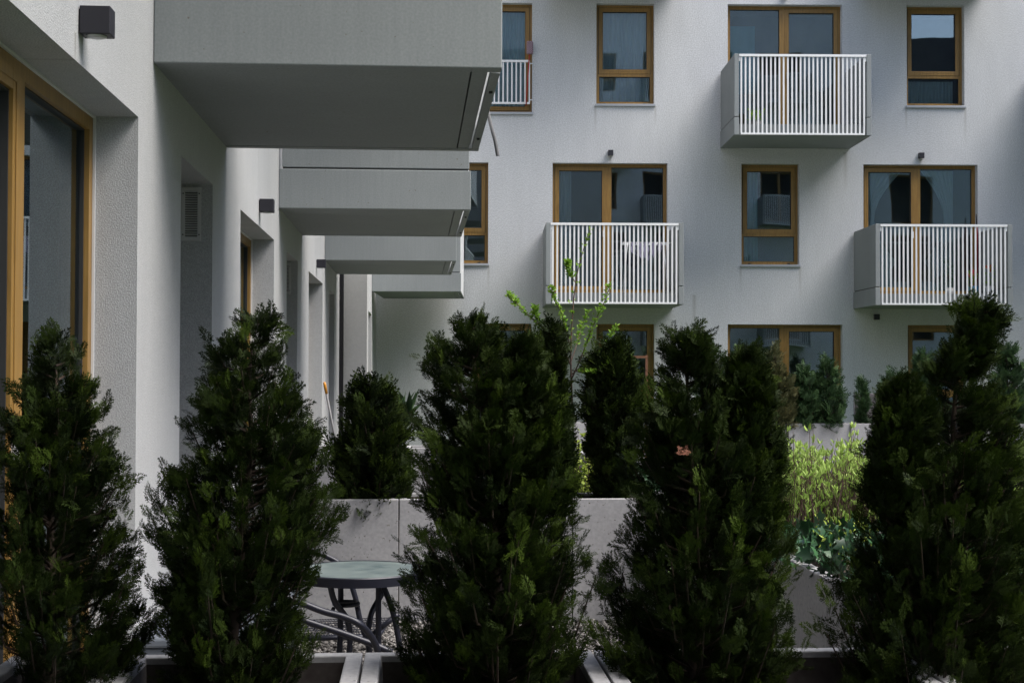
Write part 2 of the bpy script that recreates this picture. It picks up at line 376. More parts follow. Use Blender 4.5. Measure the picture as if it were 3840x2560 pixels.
# third floor, only its balconies' undersides and reflections matter
for c in (1.77, 7.42): wins.append((c - DW / 2, c + DW / 2, T1_ + 2.91 - DH, T1_ + 2.91, 'sash_left', .14, False))
wall_mesh(-3.0, 16, -.3, 14.5, [w[:4] + (w[5],) for w in wins]).build('wall', M_WALL, far)
MB().box(-2.99, 2.2, -.3, 15.99, 12, 14.4).build('rear_wall', M_WALL, far)
MB().box(-3.05, -.08, 14.5, 16.05, 12.05, 14.62).build('roof', M_ROOF, far)
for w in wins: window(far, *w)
for c, zt in ((4.95, T1_), (10.6, T1_), (1.73, T2_), (7.37, T2_), (1.77, T1_ + 2.91), (7.42, T1_ + 2.91)):
    balcony(far, c, zt - 2.625)
# railing of the french window
r = MB(); x0, x1 = -.66, .31; zb, zt = 6.34, 7.14
r.box(x0, -.05, zt - .04, x1, -.02, zt); r.box(x0, -.05, zb, x1, -.02, zb + .035)
n = 13
for i in range(n):
    x = x0 + .01 + (x1 - x0 - .02) * i / (n - 1); r.box(x - .013, -.041, zb + .03, x + .013, -.029, zt - .035)
for x in (x0, x1):
    for z in (zb + .08, zt - .06): r.box(x - .006, -.035, z - .008, x + .05 * (1 if x > 0 else -1), .0, z + .008)
r.build('railing', M_WHITE, far)
def fw_(u, y, z): return FO + Vector((u * cos(FROT) - y * sin(FROT), u * sin(FROT) + y * cos(FROT), z))
nrm = (sin(FROT), -cos(FROT))
LG = 'black cube wall lamps on the far facade'
lamp(fw_(1.775, 0, 5.41), nrm, 'small black cube lamp above the wooden balcony doors with the drying rack', LG)
lamp(fw_(7.42, 0, 5.39), nrm, 'small black cube lamp above the right balcony doors with draped net curtains', LG)
lamp(fw_(6.602, 0, 2.46), nrm, 'small black cube lamp in shade just under the right lower balcony', LG)
lamp(fw_(4.95, 0, 8.31), nrm, 'small black cube lamp above the topmost balcony doors, cut by the picture edge', LG)

# ---- left building: its wall runs away from the camera (local x = world y)
LX = -1.13
left = empty('terrace_building', (LX, 0, 0), pi / 2, 'white roughcast building along the left with deep reveals and grey balconies overhead', 'building')
TL = 2.565
lops = [(3.73, 5.835, .21, TL, 'sash_left', .18), (9.186, 11.337, .21, TL, 'sash_left', .18), (14.95, 17.16, .21, TL, 'sash_left', .18)]
nops = [(6.889, 7.944), (12.45, 13.56), (18.46, 19.6)]
ops = [o[:4] + (o[5],) for o in lops] + [(a, b, .21, TL, .34) for a, b in nops]
upw = [(4.78 - 1.04, 4.78 + 1.04, 5.5 - 2.35 + .3, 5.5), (10.26 - 1.04, 10.26 + 1.04, 3.45, 5.5), (-3.1, -1.0, .21, TL), (-8.7, -6.6, .21, TL)]
upw += [(7.3 - .52, 7.3 + .52, 3.1, 5.45), (12.9 - .52, 12.9 + .52, 3.1, 5.45)]
ops += [u + (.18,) for u in upw]
wall_mesh(-17.5, 20.9, -.3, 14.2, ops).build('wall', M_NEAR, left)
MB().box(-17.5, 2.2, -.3, 25.6, 12, 14.1).build('rear_wall', M_NEAR, left)
MB().box(-17.6, -.06, 14.2, 25.7, 12.1, 14.35).build('roof', M_ROOF, left)
for a, b, c, d, k, rc in lops: window(left, a, b, c, d, k, rc, bead=True)
for a, b in nops: window(left, a, b, .21, TL, 'single', .34, rd=.9)
for a, b, c, d in upw: window(left, a, b, c, d, 'sash_left' if b - a > 1.5 else 'single', .18)
ws = MB()
for a, b, c, d, k, rc in lops: ws.box(a, .0 - .03, c - .04, b, rc - .001, c - .002)
ws.build('threshold', M_SILL, left)
# unseen block added behind the camera to shade near surfaces and trees
st = MB(); st.box(-8.5, -5.2, -.3, -4.2, -.01, 14.1); st.build('shade_block', M_NEAR, left)
# projecting bay at the far end with its own side wall
bay = MB(); px = .40      # proud of the wall
bm_ = wall_mesh(20.9, 25.75, -.3, 14.1, [(21.5, 23.0, .05, 2.42, .3)])
bm_.v = [(x, y - px, z) for x, y, z in bm_.v]
bm_.quad((20.9, .02, -.3), (20.9, -px, -.3), (20.9, -px, 14.1), (20.9, .02, 14.1))
bm_.build('bay', M_NEAR, left)
bd = MB(); bd.box(21.5, -px + .32, .05, 23.0, -px + .36, 2.42); bd.build('bay_door', M_DARK, left)
PB = [(6.144, 2.36, .365, 2.857), (11.689, 2.40, .438, 2.86), (17.50, 2.6, .483, 2.878)]
for i, (ya, w, xo, zs) in enumerate(PB):
    balcony(left, ya + w / 2, zs, w=w, p=xo - LX, hgt=1.39, band=.32, near=True)
for yc, zz in ((4.6, 5.78), (10.3, 5.78), (15.9, 5.78), (1.77, 2.857), (-1.0, 5.78), (-3.8, 2.857), (-6.5, 5.78)):
    balcony(left, yc, zz, w=2.36, p=1.5, near=True)
b4 = empty('bay_balcony', (0, 0, 0)); b4.parent = left
b4.location = (23.05, -px, 0); b4.rotation_euler = (0, 0, -R(3.3))
balcony(b4, 1.2, 2.80, w=2.35, p=1.44, band=.30, near=True)
# lift the balcony out of the helper so that it is a part of the building
mwl = left.location
for ch in list(b4.children):
    ch.parent = left; ch.location = b4.location; ch.rotation_euler = b4.rotation_euler
bpy.data.objects.remove(b4)

NG = 'anthracite cube lamps along the near white wall'
lamp((LX, 4.84, 2.662), (1, 0), 'large anthracite cube lamp on rough white wall, nearest the camera, dirt run beneath', NG, .08, .094, .105)
lamp((LX, 10.27, 2.665), (1, 0), 'anthracite cube lamp on the bright wall strip before the second grey balcony', NG, .08, .094, .105)
lamp((LX, 16.1, 2.68), (1, 0), 'small distant anthracite cube lamp before the third grey balcony', NG, .08, .094, .105)
# ventilation grilles on the far reveals of the narrow recesses
for (a, b), lb in zip(nops, ('white louvred air grille in the nearest narrow recess', 'white louvred air grille in the second, farther narrow recess', 'white louvred air grille deep in the farthest narrow recess')):
    v = empty('vent_grille', (LX - .062, b - .001, 2.25), 0, lb, 'vent grille', 'louvred air grilles in the recesses')
    m = MB(); W, H = .108, .297
    ring(m, -W, 0, 0, H, .02, -.008, 0); m.build('frame', M_VENTW, v, .001)
    m = MB(); n = 20
    for i in range(n):
        z = .024 + (H - .048) * i / (n - 1); m.add([(-W + .02, -.008, z - .003), (-.02, -.008, z - .003), (-.02, -.001, z + .004), (-W + .02, -.001, z + .004), (-W + .02, -.0075, z - .0055), (-.02, -.0075, z - .0055), (-.02, -.0005, z + .0015), (-W + .02, -.0005, z + .0015)], [(0, 1, 2, 3), (7, 6, 5, 4), (0, 4, 5, 1)])
    m.build('louvre', M_VENTW, v)
    MB().quad((-W + .02, -.0004, .02), (-.02, -.0004, .02), (-.02, -.0004, H - .02), (-W + .02, -.0004, H - .02)).build('backing', M_DARK, v)
    m = MB()
    for x in (-W + .01, -.01):
        for z in (.035, H - .035): m.tube([(x, -.0105, z), (x, -.008, z)], .004, 8)
    m.build('screw', M_SEAL, v)
# corrugated hose
p0, p1 = at(1841 / 1.6327, 470 / 1.6327, 7.9), at(1867 / 1.6327, 585 / 1.6327, 7.9)
pts = curve([p0 + (p0 - p1) * .9, p0, (p0 * .5 + p1 * .5) + Vector((.004, 0, 0)), p1], 110)
hz = MB(); hz.tube(pts, [.0095 + .002 * (i % 2) for i in range(len(pts))], 10); tag(hz.build('drain_hose', M_HOSE), 'short grey corrugated drain hose hanging from the nearest balcony corner', 'hose')
dp = MB(); dp.tube([(-1.095, 20.83, 0), (-1.095, 20.83, 9)], .032, 10); tag(dp.build('drainpipe', M_BLACK), 'thin dark drainpipe in the corner beside the projecting bay', 'drainpipe')

# ---- opposite block behind the camera, seen in the window panes
opp = empty('apartment_building', (-1.14, -17.0, 0), pi - R(3.08), 'white apartment block across the courtyard, seen mirrored in the window panes', 'building')
ow = []; ob = []
for fl in range(6):
    zt = T3_ + 2.91 * fl
    for k in range(-5, 2):
        c = k * 5.65 + (2.8 if fl % 2 else 0)
        if c < -16: continue
        ow.append((c - DW / 2, c + DW / 2, zt - 2.3, zt, .14)); ow.append((c + 2.3, c + 3.35, zt - 1.83, zt, .14))
        if fl >= 1: ob.append((c, zt - 2.625))
wall_mesh(-17.6, 10, -.3, 21, ow).build('wall', stucco('bright_render', (.72, .72, .74)), opp)
MB().box(-17.6, 1.0, -.3, 10, 12, 21).build('rear_wall', M_ROOM, opp)
MB().box(-17.7, -.1, 21, 10.1, 12, 21.15).build('roof', M_ROOF, opp)
for a, b, c, d, rr in ow:
    f = MB(); ring(f, a, b, c, d, .08, rr, rr + .08)
    if b - a > 1.5: f.box((a + b) / 2 - .07, rr, c, (a + b) / 2 + .07, rr + .08, d)
    else: f.box(a, rr, c + .5, b, rr + .08, c + .6)
    fo = f.build('window', M_WOOD, opp); MB().box(a, rr + .1, c, b, rr + .12, d).build('pane', M_DARK, fo)
for c, z in ob:
    m = MB(); p, w = 1.5, 1.18
    m.box(c - w + .08, -p + .08, z, c + w - .08, 0, z + .2); m.box(c - w, -p, z, c - w + .08, 0, z + 1.39); m.box(c + w - .08, -p, z, c + w, 0, z + 1.39)
    s = m.build('balcony', M_FIBRE, opp); r = MB()
    r.box(c - w + .08, -p, z + 1.33, c + w - .08, -p + .03, z + 1.37); r.box(c - w + .08, -p, z, c + w - .08, -p + .03, z + .035)
    for i in range(22):
        x = c - w + .13 + (2 * w - .26) * i / 21; r.box(x - .016, -p + .01, z, x + .016, -p + .02, z + 1.35)
    r.build('railing', M_WHITE, s)
wing = empty('apartment_building', (19.0, 27.5, 0), -pi / 2 - R(3.08), 'white wing added right of the courtyard to cut low sky light, only mirrored in the nearest pane', 'building')  # wing outside the view, added to hold back low sky light
ww = [(6 + 5.65 * k - DW / 2, 6 + 5.65 * k + DW / 2, T3_ + 2.91 * fl - 2.3, T3_ + 2.91 * fl, .14) for k in range(3) for fl in range(5)]
wall_mesh(0, 24, -.3, 14.5, ww).build('wall', M_WALL, wing); MB().box(0, 1.0, -.3, 24, 11, 14.5).build('rear_wall', M_ROOF, wing); MB().box(-.1, -.1, 14.5, 24.1, 11.1, 14.65).build('roof', M_ROOF, wing)
for a, b, c, d, rr in ww:
    f = MB(); ring(f, a, b, c, d, .08, rr, rr + .08); f.box((a + b) / 2 - .07, rr, c, (a + b) / 2 + .07, rr + .08, d)
    fo = f.build('window', M_WOOD, wing); MB().box(a, rr + .1, c, b, rr + .12, d).build('pane', M_DARK, fo)
ho = empty('tiled_roof_house', (30.6, -19, 0), pi, 'lower house with dark tiled roof beyond the opposite block, only mirrored in a pane', 'building')
hw_ = [(q - DW / 2, q + DW / 2, T3_ + 2.91 * fl - 2.3, T3_ + 2.91 * fl, .14) for q in (2, 7, 11) for fl in range(4)]
wall_mesh(-14, 13, 0, 13, hw_).build('wall', M_WALL, ho); MB().box(-14, 1, 0, 13, 10, 12.9).build('rear_wall', M_ROOF, ho)
for a, b, c, d, rr in hw_:
    f = MB(); ring(f, a, b, c, d, .08, rr, rr + .08); f.box((a + b) / 2 - .07, rr, c, (a + b) / 2 + .07, rr + .08, d)
    fo = f.build('window', M_WOOD, ho); MB().box(a, rr + .1, c, b, rr + .12, d).build('pane', M_DARK, fo)
m = MB()
for i in range(16):
    t0, t1 = i / 16, (i + 1) / 16
    m.box(-14.4, -.5 + 5.4 * t0, 13 + 5.8 * t0, 13.4, -.5 + 5.4 * t1, 13 + 5.8 * t1 + .16)
m.build('roof', M_ROOF, ho)

# ---------------------------------------------------------------- things in and on the facade
def curtain(name, u0, u1, z0, z1, mtl, label, y=.265, folds=9, amp=.03, tie=None, group=None):
    n = folds * 8; vs = []; zz = 12
    for k in range(zz + 1):
        t = k / zz; z = z1 + (z0 - z1) * t
        for i in range(n + 1):
            s = i / n; a, b = u0, u1
            if tie:       # gathered towards one side lower down
                g_ = sin(pi * min(1, t * 1.25)) ** 1.0 * .72 if t < .8 else .3
                if tie > 0: a = u0 + (u1 - u0) * g_
                else: b = u1 - (u1 - u0) * g_
            x = a + (b - a) * s
            vs.append((x, y + amp * sin(2 * pi * folds * s + .6 * sin(3 * t)) * (.6 + .4 * t) * ((b - a) / (u1 - u0)) ** .3, z))
    fs = [(k * (n + 1) + i, k * (n + 1) + i + 1, (k + 1) * (n + 1) + i + 1, (k + 1) * (n + 1) + i) for k in range(zz) for i in range(n)]
    m = MB(); m.add(vs, fs, True); o = m.build(name, mtl); o.location = FO; o.rotation_euler = (0, 0, FROT)
    return tag(o, label, 'curtain', group)
curtain('curtain', 1.6, 2.50, 6.42, 8.1, M_SHEER, 'pale patterned net curtain filling the tall narrow top floor window', folds=11)
curtain('curtain', -.66, .28, 6.3, 8.1, M_TEAL, 'teal curtain behind the railed window beside the grey balcony', folds=12)
curtain('curtain', .82, 1.08, 2.98, 5.2, M_SHEER, 'thin sheer curtain at the left edge of the doors with drying rack', folds=4)
curtain('curtain', 6.45, 7.15, 2.98, 5.2, M_SHEER, 'sheer curtain drawn across the left pane of the right balcony doors', folds=6, tie=-1)
curtain('curtain', 7.5, 8.1, 2.98, 5.2, M_SHEER, 'sheer curtain draped to one side in the right balcony doors, right pane', folds=6, tie=1)
curtain('curtain', 4.0, 4.45, 6.6, 7.85, M_BLIND, 'blue green blind behind the left pane of the topmost balcony doors', folds=3, amp=.006)
curtain('curtain', 7.22, 8.1, 6.36, 6.85, M_SHEER, 'low striped cafe curtain in the lower pane of the upper right window', folds=14)
curtain('curtain', 4.22, 4.5, 3.5, 5.2, M_TEAL, 'dark curtain at the left side of the single window below the top balcony', folds=4)
# kitchen counter things kept to shapes on the sill of the upper right window
def bottle(u, z, h, r, col, label):
    o = empty('bottle', fw_(u, .42, z), 0, label, 'bottle', 'bottles on the upper right window ledge')
    m = MB(); m.tube([(0, 0, 0), (0, 0, h * .6), (0, 0, h * .75), (0, 0, h)], [r, r, r * .4, r * .38], 12); m.build('glass_body', mat('bottle_glass', col, .2), o)
    c = MB(); c.tube([(0, 0, h), (0, 0, h * 1.06)], r * .45, 10); c.build('cap', M_SEAL, o)
led = MB(); led.box(-.45, -.12, 0, .45, .35, .05); o = led.build('shelf', mat('pine_shelf', (.35, .27, .17), .6)); o.location = fw_(7.6, .5, 6.62); o.rotation_euler = (0, 0, FROT); tag(o, 'pale wooden shelf behind the lower pane of the upper right window', 'shelf')
for u, h, c, lb in ((7.72, .22, (.3, .25, .1), 'tall brownish bottle on the ledge of the upper right window'), (7.83, .16, (.3, .05, .05), 'short reddish bottle on the ledge of the upper right window')):
    bottle(u, 6.67, h, .028, c, lb)

# drying rack with laundry on the lower left balcony
rk = empty('drying_rack', fw_(2.35, -.62, 2.87), FROT, 'white folding clothes rack standing on the lower middle balcony', 'drying rack')
m = MB()
for sx in (-.38, .38): m.tube([(sx, -.2, 0), (sx * .9, .2, .9)], .009, 6); m.tube([(sx, .2, 0), (sx * .9, -.2, .9)], .009, 6)
m.build('leg_frame', M_WHITE, rk)
m = MB()
for yy in (-.24, -.12, 0, .12, .24): m.tube([(-.42, yy, .9), (.42, yy, .9)], .006, 6)
for sx in (-.42, .42): m.tube([(sx, -.24, .9), (sx, .24, .9)], .008, 6)
m.build('rail', M_WHITE, rk)
M_LIL = mat('lilac_cloth', (.30, .29, .40), .95)
LAB = ['leftmost small lilac garment on the clothes rack, folded short', 'second lilac garment from the left on the rack', 'longest lilac garment, in the middle of the rack', 'lilac garment right of the longest one on the rack', 'short lilac sock-like garment at the right end of the rack']
for i, (x, w, l) in enumerate(((-.25, .09, .2), (-.13, .08, .26), (-.02, .1, .3), (.1, .08, .24), (.22, .07, .16))):
    m = MB(); nx, nz = 6, 7
    vs = [(x + w * (a / nx - .5) * (1 + .35 * sin(2 * k + i)), -.245 + .02 * sin(a * 1.7 + k * .8 + i), -l * k / nz * (1 - .1 * sin(a))) for k in range(nz + 1) for a in range(nx + 1)]
    m.add(vs, [(k * 7 + a, k * 7 + a + 1, (k + 1) * 7 + a + 1, (k + 1) * 7 + a) for k in range(nz) for a in range(nx)], True)
    o = m.build('laundry', M_LIL); o.location = fw_(2.35, -.62, 2.87 + .905); o.rotation_euler = (0, 0, FROT)
    tag(o, LAB[i], 'laundry', 'lilac laundry on the rack')

def pot(name, pos, r, h, col, label, leafm=None, flower=None, group=None, n=60, ph=.25):
    o = empty(name, pos, 0, label, 'flower pot', group)
    m = MB(); m.tube([(0, 0, 0), (0, 0, h), (0, 0, h + .001), (0, 0, h - .02)], [r * .75, r, r * 1.08, r * .9], 16); m.build('pot', mat('pot_glaze', col, .5), o)
    rg = np.random.default_rng(int(r * 9999)); lv = []
    for _ in range(n):
        a = rg.uniform(0, 2 * pi); q = rg.uniform(.1, 1); lv.append(((q * r * 1.2 * cos(a), q * r * 1.2 * sin(a), h + rg.uniform(.02, ph)), (cos(a) * .5, sin(a) * .5, 1)))
    if leafm: leaves('foliage', lv, .05, .028, leafm, o, rg)
    if flower:
        m = MB()
        for _ in range(7):
            a = rg.uniform(0, 2 * pi); q = rg.uniform(0, 1.2) * r; c = Vector((q * cos(a), q * sin(a), h + ph * rg.uniform(.7, 1.1)))
            for k in range(5):
                t = 2 * pi * k / 5; d = Vector((cos(t), sin(t) * .5, sin(t))) * .022; e = Vector((-sin(t), 0, cos(t))) * .012
                m.quad(c, c + d + e, c + d * 1.4, c + d - e)
        m.build('flower', mat('petals', flower, .7), o)
    return o

# ---------------------------------------------------------------- leaves (numpy)
def np_obj(name, V, F, tone, mtl, parent=None, loc=None):
    me = bpy.data.meshes.new(name); nv, nf = len(V), len(F); k = F.shape[1]
    me.vertices.add(nv); me.vertices.foreach_set('co', V.astype(np.float32).ravel())
    me.loops.add(nf * k); me.loops.foreach_set('vertex_index', F.astype(np.int32).ravel())
    me.polygons.add(nf); me.polygons.foreach_set('loop_start', np.arange(0, nf * k, k, dtype=np.int32))
    me.update(calc_edges=True)
    if tone is not None:
        a = me.attributes.new('tone', 'FLOAT', 'POINT'); a.data.foreach_set('value', tone.astype(np.float32))
    me.materials.append(mtl); o = bpy.data.objects.new(name, me); S.collection.objects.link(o)
    if parent: o.parent = parent
    if loc is not None: o.location = loc
    return o

def frames(D, rg, roll=None, up=None):
    D = D / np.linalg.norm(D, axis=1, keepdims=True)
    a = rg.normal(size=D.shape) if roll is None else roll
    Xa = np.cross(D, a); Xa /= np.linalg.norm(Xa, axis=1, keepdims=True) + 1e-9
    return D, Xa, np.cross(Xa, D)

def instance(bases, P, D, size, tone, rg, roll=None):
    """bases: list of (V (m,3) with y as growth axis, F (k,4), t (m,)) scattered at P along D"""
    D, Xa, N = frames(D, rg, roll); pick = rg.integers(0, len(bases), len(P)); Vs = []; Fs = []; Ts = []; off = 0
    for b, (V, F, t) in enumerate(bases):
        i = np.where(pick == b)[0]
        if not len(i): continue
        W = (P[i][:, None, :] + size[i][:, None, None] * (V[None, :, 0:1] * Xa[i][:, None, :] + V[None, :, 1:2] * D[i][:, None, :] + V[None, :, 2:3] * N[i][:, None, :]))
        m = len(V); Vs.append(W.reshape(-1, 3)); Ts.append((tone[i][:, None] + t[None, :]).ravel())
        Fs.append((F[None] + (off + np.arange(len(i)) * m)[:, None, None]).reshape(-1, F.shape[1])); off += m * len(i)
    return np.concatenate(Vs), np.concatenate(Fs), np.clip(np.concatenate(Ts), 0, 1)

def diamond(V, F, T, base, tip, w, z, tone):
    b = np.array(base); t = np.array(tip); d = t - b; L = np.linalg.norm(d); s = np.array([-d[1], d[0], 0]) / L * w / 2
    n = len(V); V += [b, b + d * .55 + s, t, b + d * .55 - s]
    F.append((n, n + 1, n + 2, n + 3)); T += [tone, tone + .05, tone + .18, tone + .05]

def spray_base(seed, pairs=7, subs=2, wd=.036, ang=34):
    """flat branching spray of scale leaves, length 1 along y"""
    rg = np.random.default_rng(seed); V = []; F = []; T = []
    bend = rg.uniform(-.25, .25); curl = rg.uniform(.05, .3)
    def pt(x, y): return np.array([x + bend * y * y, y, -curl * y * y + .04 * rg.normal()])
    diamond(V, F, T, pt(0, 0), pt(0, 1), wd * .9, 0, 0)
    for i in range(pairs):
        s = .12 + .76 * i / (pairs - 1)
        for sg in (-1, 1):
            a = math.radians(ang + rg.uniform(-9, 9)); l = (.50 * (1 - s) ** .75 + .10) * rg.uniform(.8, 1.15); s2 = s + rg.uniform(-.03, .03)
            p0 = pt(0, s2); q = pt(sg * l * sin(a), s2 + l * cos(a)); diamond(V, F, T, p0, q, wd * 1.15, 0, .04)
            for k in range(subs):
                u = (k + 1.0) / (subs + 1); r = p0 + (q - p0) * u
                for g2 in (-1, 1):
                    a2 = sg * a + g2 * math.radians(38); l2 = l * .45 * (1.2 - u)
                    if l2 < .05: continue
                    diamond(V, F, T, r, r + np.array([sin(a2) * l2, cos(a2) * l2, .03 * rg.normal()]), wd, 0, .08)
    return np.array(V), np.array(F), np.array(T)
SPR = [spray_base(i, 8, 2) for i in range(6)]
SPR_LO = [spray_base(20 + i, 6, 1, .06) for i in range(4)]

def leaf_base(wid=.5, fold=.15, pts=None):
    """a pointed leaf folded on its midrib, length 1 along y: two quads"""
    V = np.array([(0, 0, 0), (wid / 2, .38, fold), (wid * .36, .72, fold * .7), (0, 1, -.05), (-wid * .36, .72, fold * .7), (-wid / 2, .38, fold)], float)
    F = np.array([(0, 1, 2, 3), (0, 3, 4, 5)]); return V, F, np.array([0, .05, .1, .15, .1, .05])
def leaves(name, lv, L, W, mtl, parent, rg, tone=None, jit=.35):
    P = np.array([l[0] for l in lv], float); D = np.array([l[1] for l in lv], float) + rg.normal(0, jit, (len(lv), 3))
    V, F, T = instance([leaf_base(W / L, .12), leaf_base(W / L * .85, .2)], P, D, L * rg.uniform(.65, 1.2, len(P)), rg.uniform(0, .7, len(P)) if tone is None else tone, rg)
    return np_obj(name, V, F, T, mtl, parent)

pot('flower_pot', fw_(8.12, -.75, 2.87), .09, .16, (.05, .25, .45), 'blue pot with red flowers on the right balcony floor', M_SPRING, (.45, .02, .03), 'pots on the right balcony')
pot('flower_pot', fw_(7.75, -.6, 2.87), .08, .14, (.5, .5, .5), 'grey pot with green leaves on the right balcony floor', M_IVY, None, 'pots on the right balcony', ph=.5)
pot('flower_pot', fw_(8.35, -.95, 2.87), .08, .15, (.6, .6, .6), 'white pot with red flowers in the right balcony corner', M_SPRING, (.5, .03, .03), 'pots on the right balcony', ph=.35)
pot('flower_pot', fw_(4.25, -.9, 5.77), .11, .12, (.2, .2, .2), 'dark pot with fresh green leaves on the top balcony', M_SPRING, None, ph=.2)
# red brush at the french window, closed umbrella on the right balcony
br = empty('mop', fw_(.30, -.10, 6.3), FROT, 'red handled mop with plaid cloth head at the railed window', 'mop')
m = MB(); m.tube([(-.06, 0, .0), (.0, 0, .95)], .011, 8); m.build('handle', mat('red_plastic', (.35, .02, .02), .4), br)
m = MB(); m.box(-.055, -.03, .93, .065, .03, 1.17); mp_ = mat('plaid_cloth', (.3, .2, .24), .95)
nt = mp_.node_tree; ck = nd(mp_, 'ShaderNodeTexChecker'); ck.inputs['Scale'].default_value = 50; ck.inputs[1].default_value = (.35, .28, .32, 1); ck.inputs[2].default_value = (.14, .06, .08, 1)
tcn = nd(mp_, 'ShaderNodeTexCoord'); nt.links.new(tcn.outputs['Object'], ck.inputs[0]); nt.links.new(ck.outputs[0], nt.nodes['Principled BSDF'].inputs['Base Color'])
m.build('mop_head', mp_, br, .02)
um = empty('umbrella', fw_(8.40, -.12, 2.87), FROT, 'closed red and black umbrella leaning at the right balcony door', 'umbrella')
m = MB(); m.tube([(0, 0, .1), (0, 0, .55), (0, 0, 1.15), (0, 0, 1.3)], [.01, .035, .028, .012], 10); m.build('canopy', mat('red_fabric', (.22, .015, .02), .8), um)
m = MB(); m.tube([(0, 0, 1.3), (0, 0, 1.5)], .012, 8); m.build('grip', M_BLACK, um)

# ---------------------------------------------------------------- concrete planters and garden walls
def planter(x0, x1, y0, y1, zt, label, group, t=.045, zb=0.0, soil=.13, mtl=None):
    o = empty('concrete_planter', ((x0 + x1) / 2, (y0 + y1) / 2, zb), 0, label, 'planter', group)
    hx, hy = (x1 - x0) / 2 - .0035, (y1 - y0) / 2; h = zt - zb
    m = MB(); A = [(-hx, -hy), (hx, -hy), (hx, hy), (-hx, hy)]; k = t; tp = .012
    Bt = [(-hx + k, -hy + k), (hx - k, -hy + k), (hx - k, hy - k), (-hx + k, hy - k)]
    Bb = [(-hx + k + tp, -hy + k + tp), (hx - k - tp, -hy + k + tp), (hx - k - tp, hy - k - tp), (-hx + k + tp, hy - k - tp)]
    vs = [(x, y, 0) for x, y in A] + [(x, y, h) for x, y in A] + [(x, y, h) for x, y in Bt] + [(x, y, h - .3) for x, y in Bb]
    fs = []
    for i in range(4):
        j = (i + 1) % 4; fs += [(i, j, 4 + j, 4 + i), (4 + i, 4 + j, 8 + j, 8 + i), (8 + i, 8 + j, 12 + j, 12 + i)]
    fs += [(12, 13, 14, 15), (3, 2, 1, 0)]
    m.add(vs, fs); m.build('box', mtl or M_CONC, o, .004)
    l = MB(); q = .004; l.add([(x - q * (1 if x > 0 else -1), y - q * (1 if y > 0 else -1), z - (.018 if z == h else 0)) for x, y, z in vs[8:16]], [(i, (i + 1) % 4, 4 + (i + 1) % 4, 4 + i) for i in range(4)]); l.build('shaded_inner_face', M_INSHADE, o)  # inner faces with the tree shade painted into their colour
    s = MB(); n = 14; rg = random.Random(int(x0 * 100)); ex, ey = hx - k - .002, hy - k - .002
    vs = [(-ex + 2 * ex * i / n, -ey + 2 * ey * j / n, h - soil + rg.uniform(-.012, .012)) for j in range(n + 1) for i in range(n + 1)]
    s.add(vs, [(j * (n + 1) + i, j * (n + 1) + i + 1, (j + 1) * (n + 1) + i + 1, (j + 1) * (n + 1) + i) for j in range(n) for i in range(n)], True)
    s.build('soil', M_MULCH, o)
    return o
RIM = .752
PG = 'concrete planters along the near garden edge'
planter(-1.12, -.792, 3.44, 4.04, RIM, 'narrow grey concrete planter under the leftmost dark conifer', PG)
planter(-.792, -.145, 3.44, 4.04, RIM, 'grey concrete planter under the second dark conifer, in front of the table', PG)
planter(-.145, .502, 3.44, 4.04, RIM, 'grey concrete planter under the broad middle conifer', PG)
planter(.502, 1.35, 3.44, 4.04, RIM, 'grey concrete planter under the conifer with the dry russet twig', PG)
planter(1.35, 2.1, 3.44, 4.04, RIM, 'grey concrete planter under the rightmost wind-bent conifer', PG)
PG2 = 'concrete planters dividing the gardens behind the table'
planter(-1.12, -.105, 8.725, 9.175, RIM, 'pale concrete planter right behind the round table, left of the joint', PG2)
planter(-.105, .96, 8.725, 9.175, RIM, 'pale concrete planter behind the table, right of the joint, by the middle conifer', PG2)
planter(.96, 1.555, 8.725, 9.175, RIM, 'pale concrete planter with the bright budding sapling', PG2)
planter(-1.12, -.105, 14.4, 14.85, RIM, 'distant concrete planter dimly visible below the small middle conifer', PG2)
planter(-.105, 1.555, 14.4, 14.85, RIM, 'distant concrete planter mostly hidden behind the broad middle conifer', PG2)
PG3 = 'concrete planters before the far building'
xs = [1.9, 2.82, 3.74, 4.66, 5.53, 6.46, 7.4, 8.3, 9.25]
pls = ['hidden behind the second double conifer', 'left of the yellow hedge', 'left end behind the budding hedge', 'at the left of the gap above the yellow hedge', 'in the gap above the yellow hedge, under the far shrubs', 'under the far dark chair, right of the joint', 'behind the wind-bent conifer', 'at the right picture edge']
for i in range(8):
    planter(xs[i], xs[i + 1], 20.9 - .0538 * (xs[i] - 5), 21.4 - .0538 * (xs[i] - 5), RIM, 'pale far planter ' + pls[i], PG3)
# side wall of the garden, in upright slabs with visible joints
for i, (a, b, lb) in enumerate(((4.05, 5.363, 'nearest pale concrete slab of the garden side wall'), (5.370, 6.9, 'pale concrete slab with ivy trailing over its top'), (6.907, 8.72, 'pale concrete slab where side wall meets the rear planter'), (9.2, 14.39, 'long concrete side wall beside the second garden'), (14.9, 20.6, 'long concrete side wall beside the farthest garden'))):
    m = MB(); m.box(1.57, a, -.05, 1.63, b, RIM); tag(m.build('garden_wall', M_CONC, None, .006), lb, 'garden wall', 'slabs of the garden side wall')

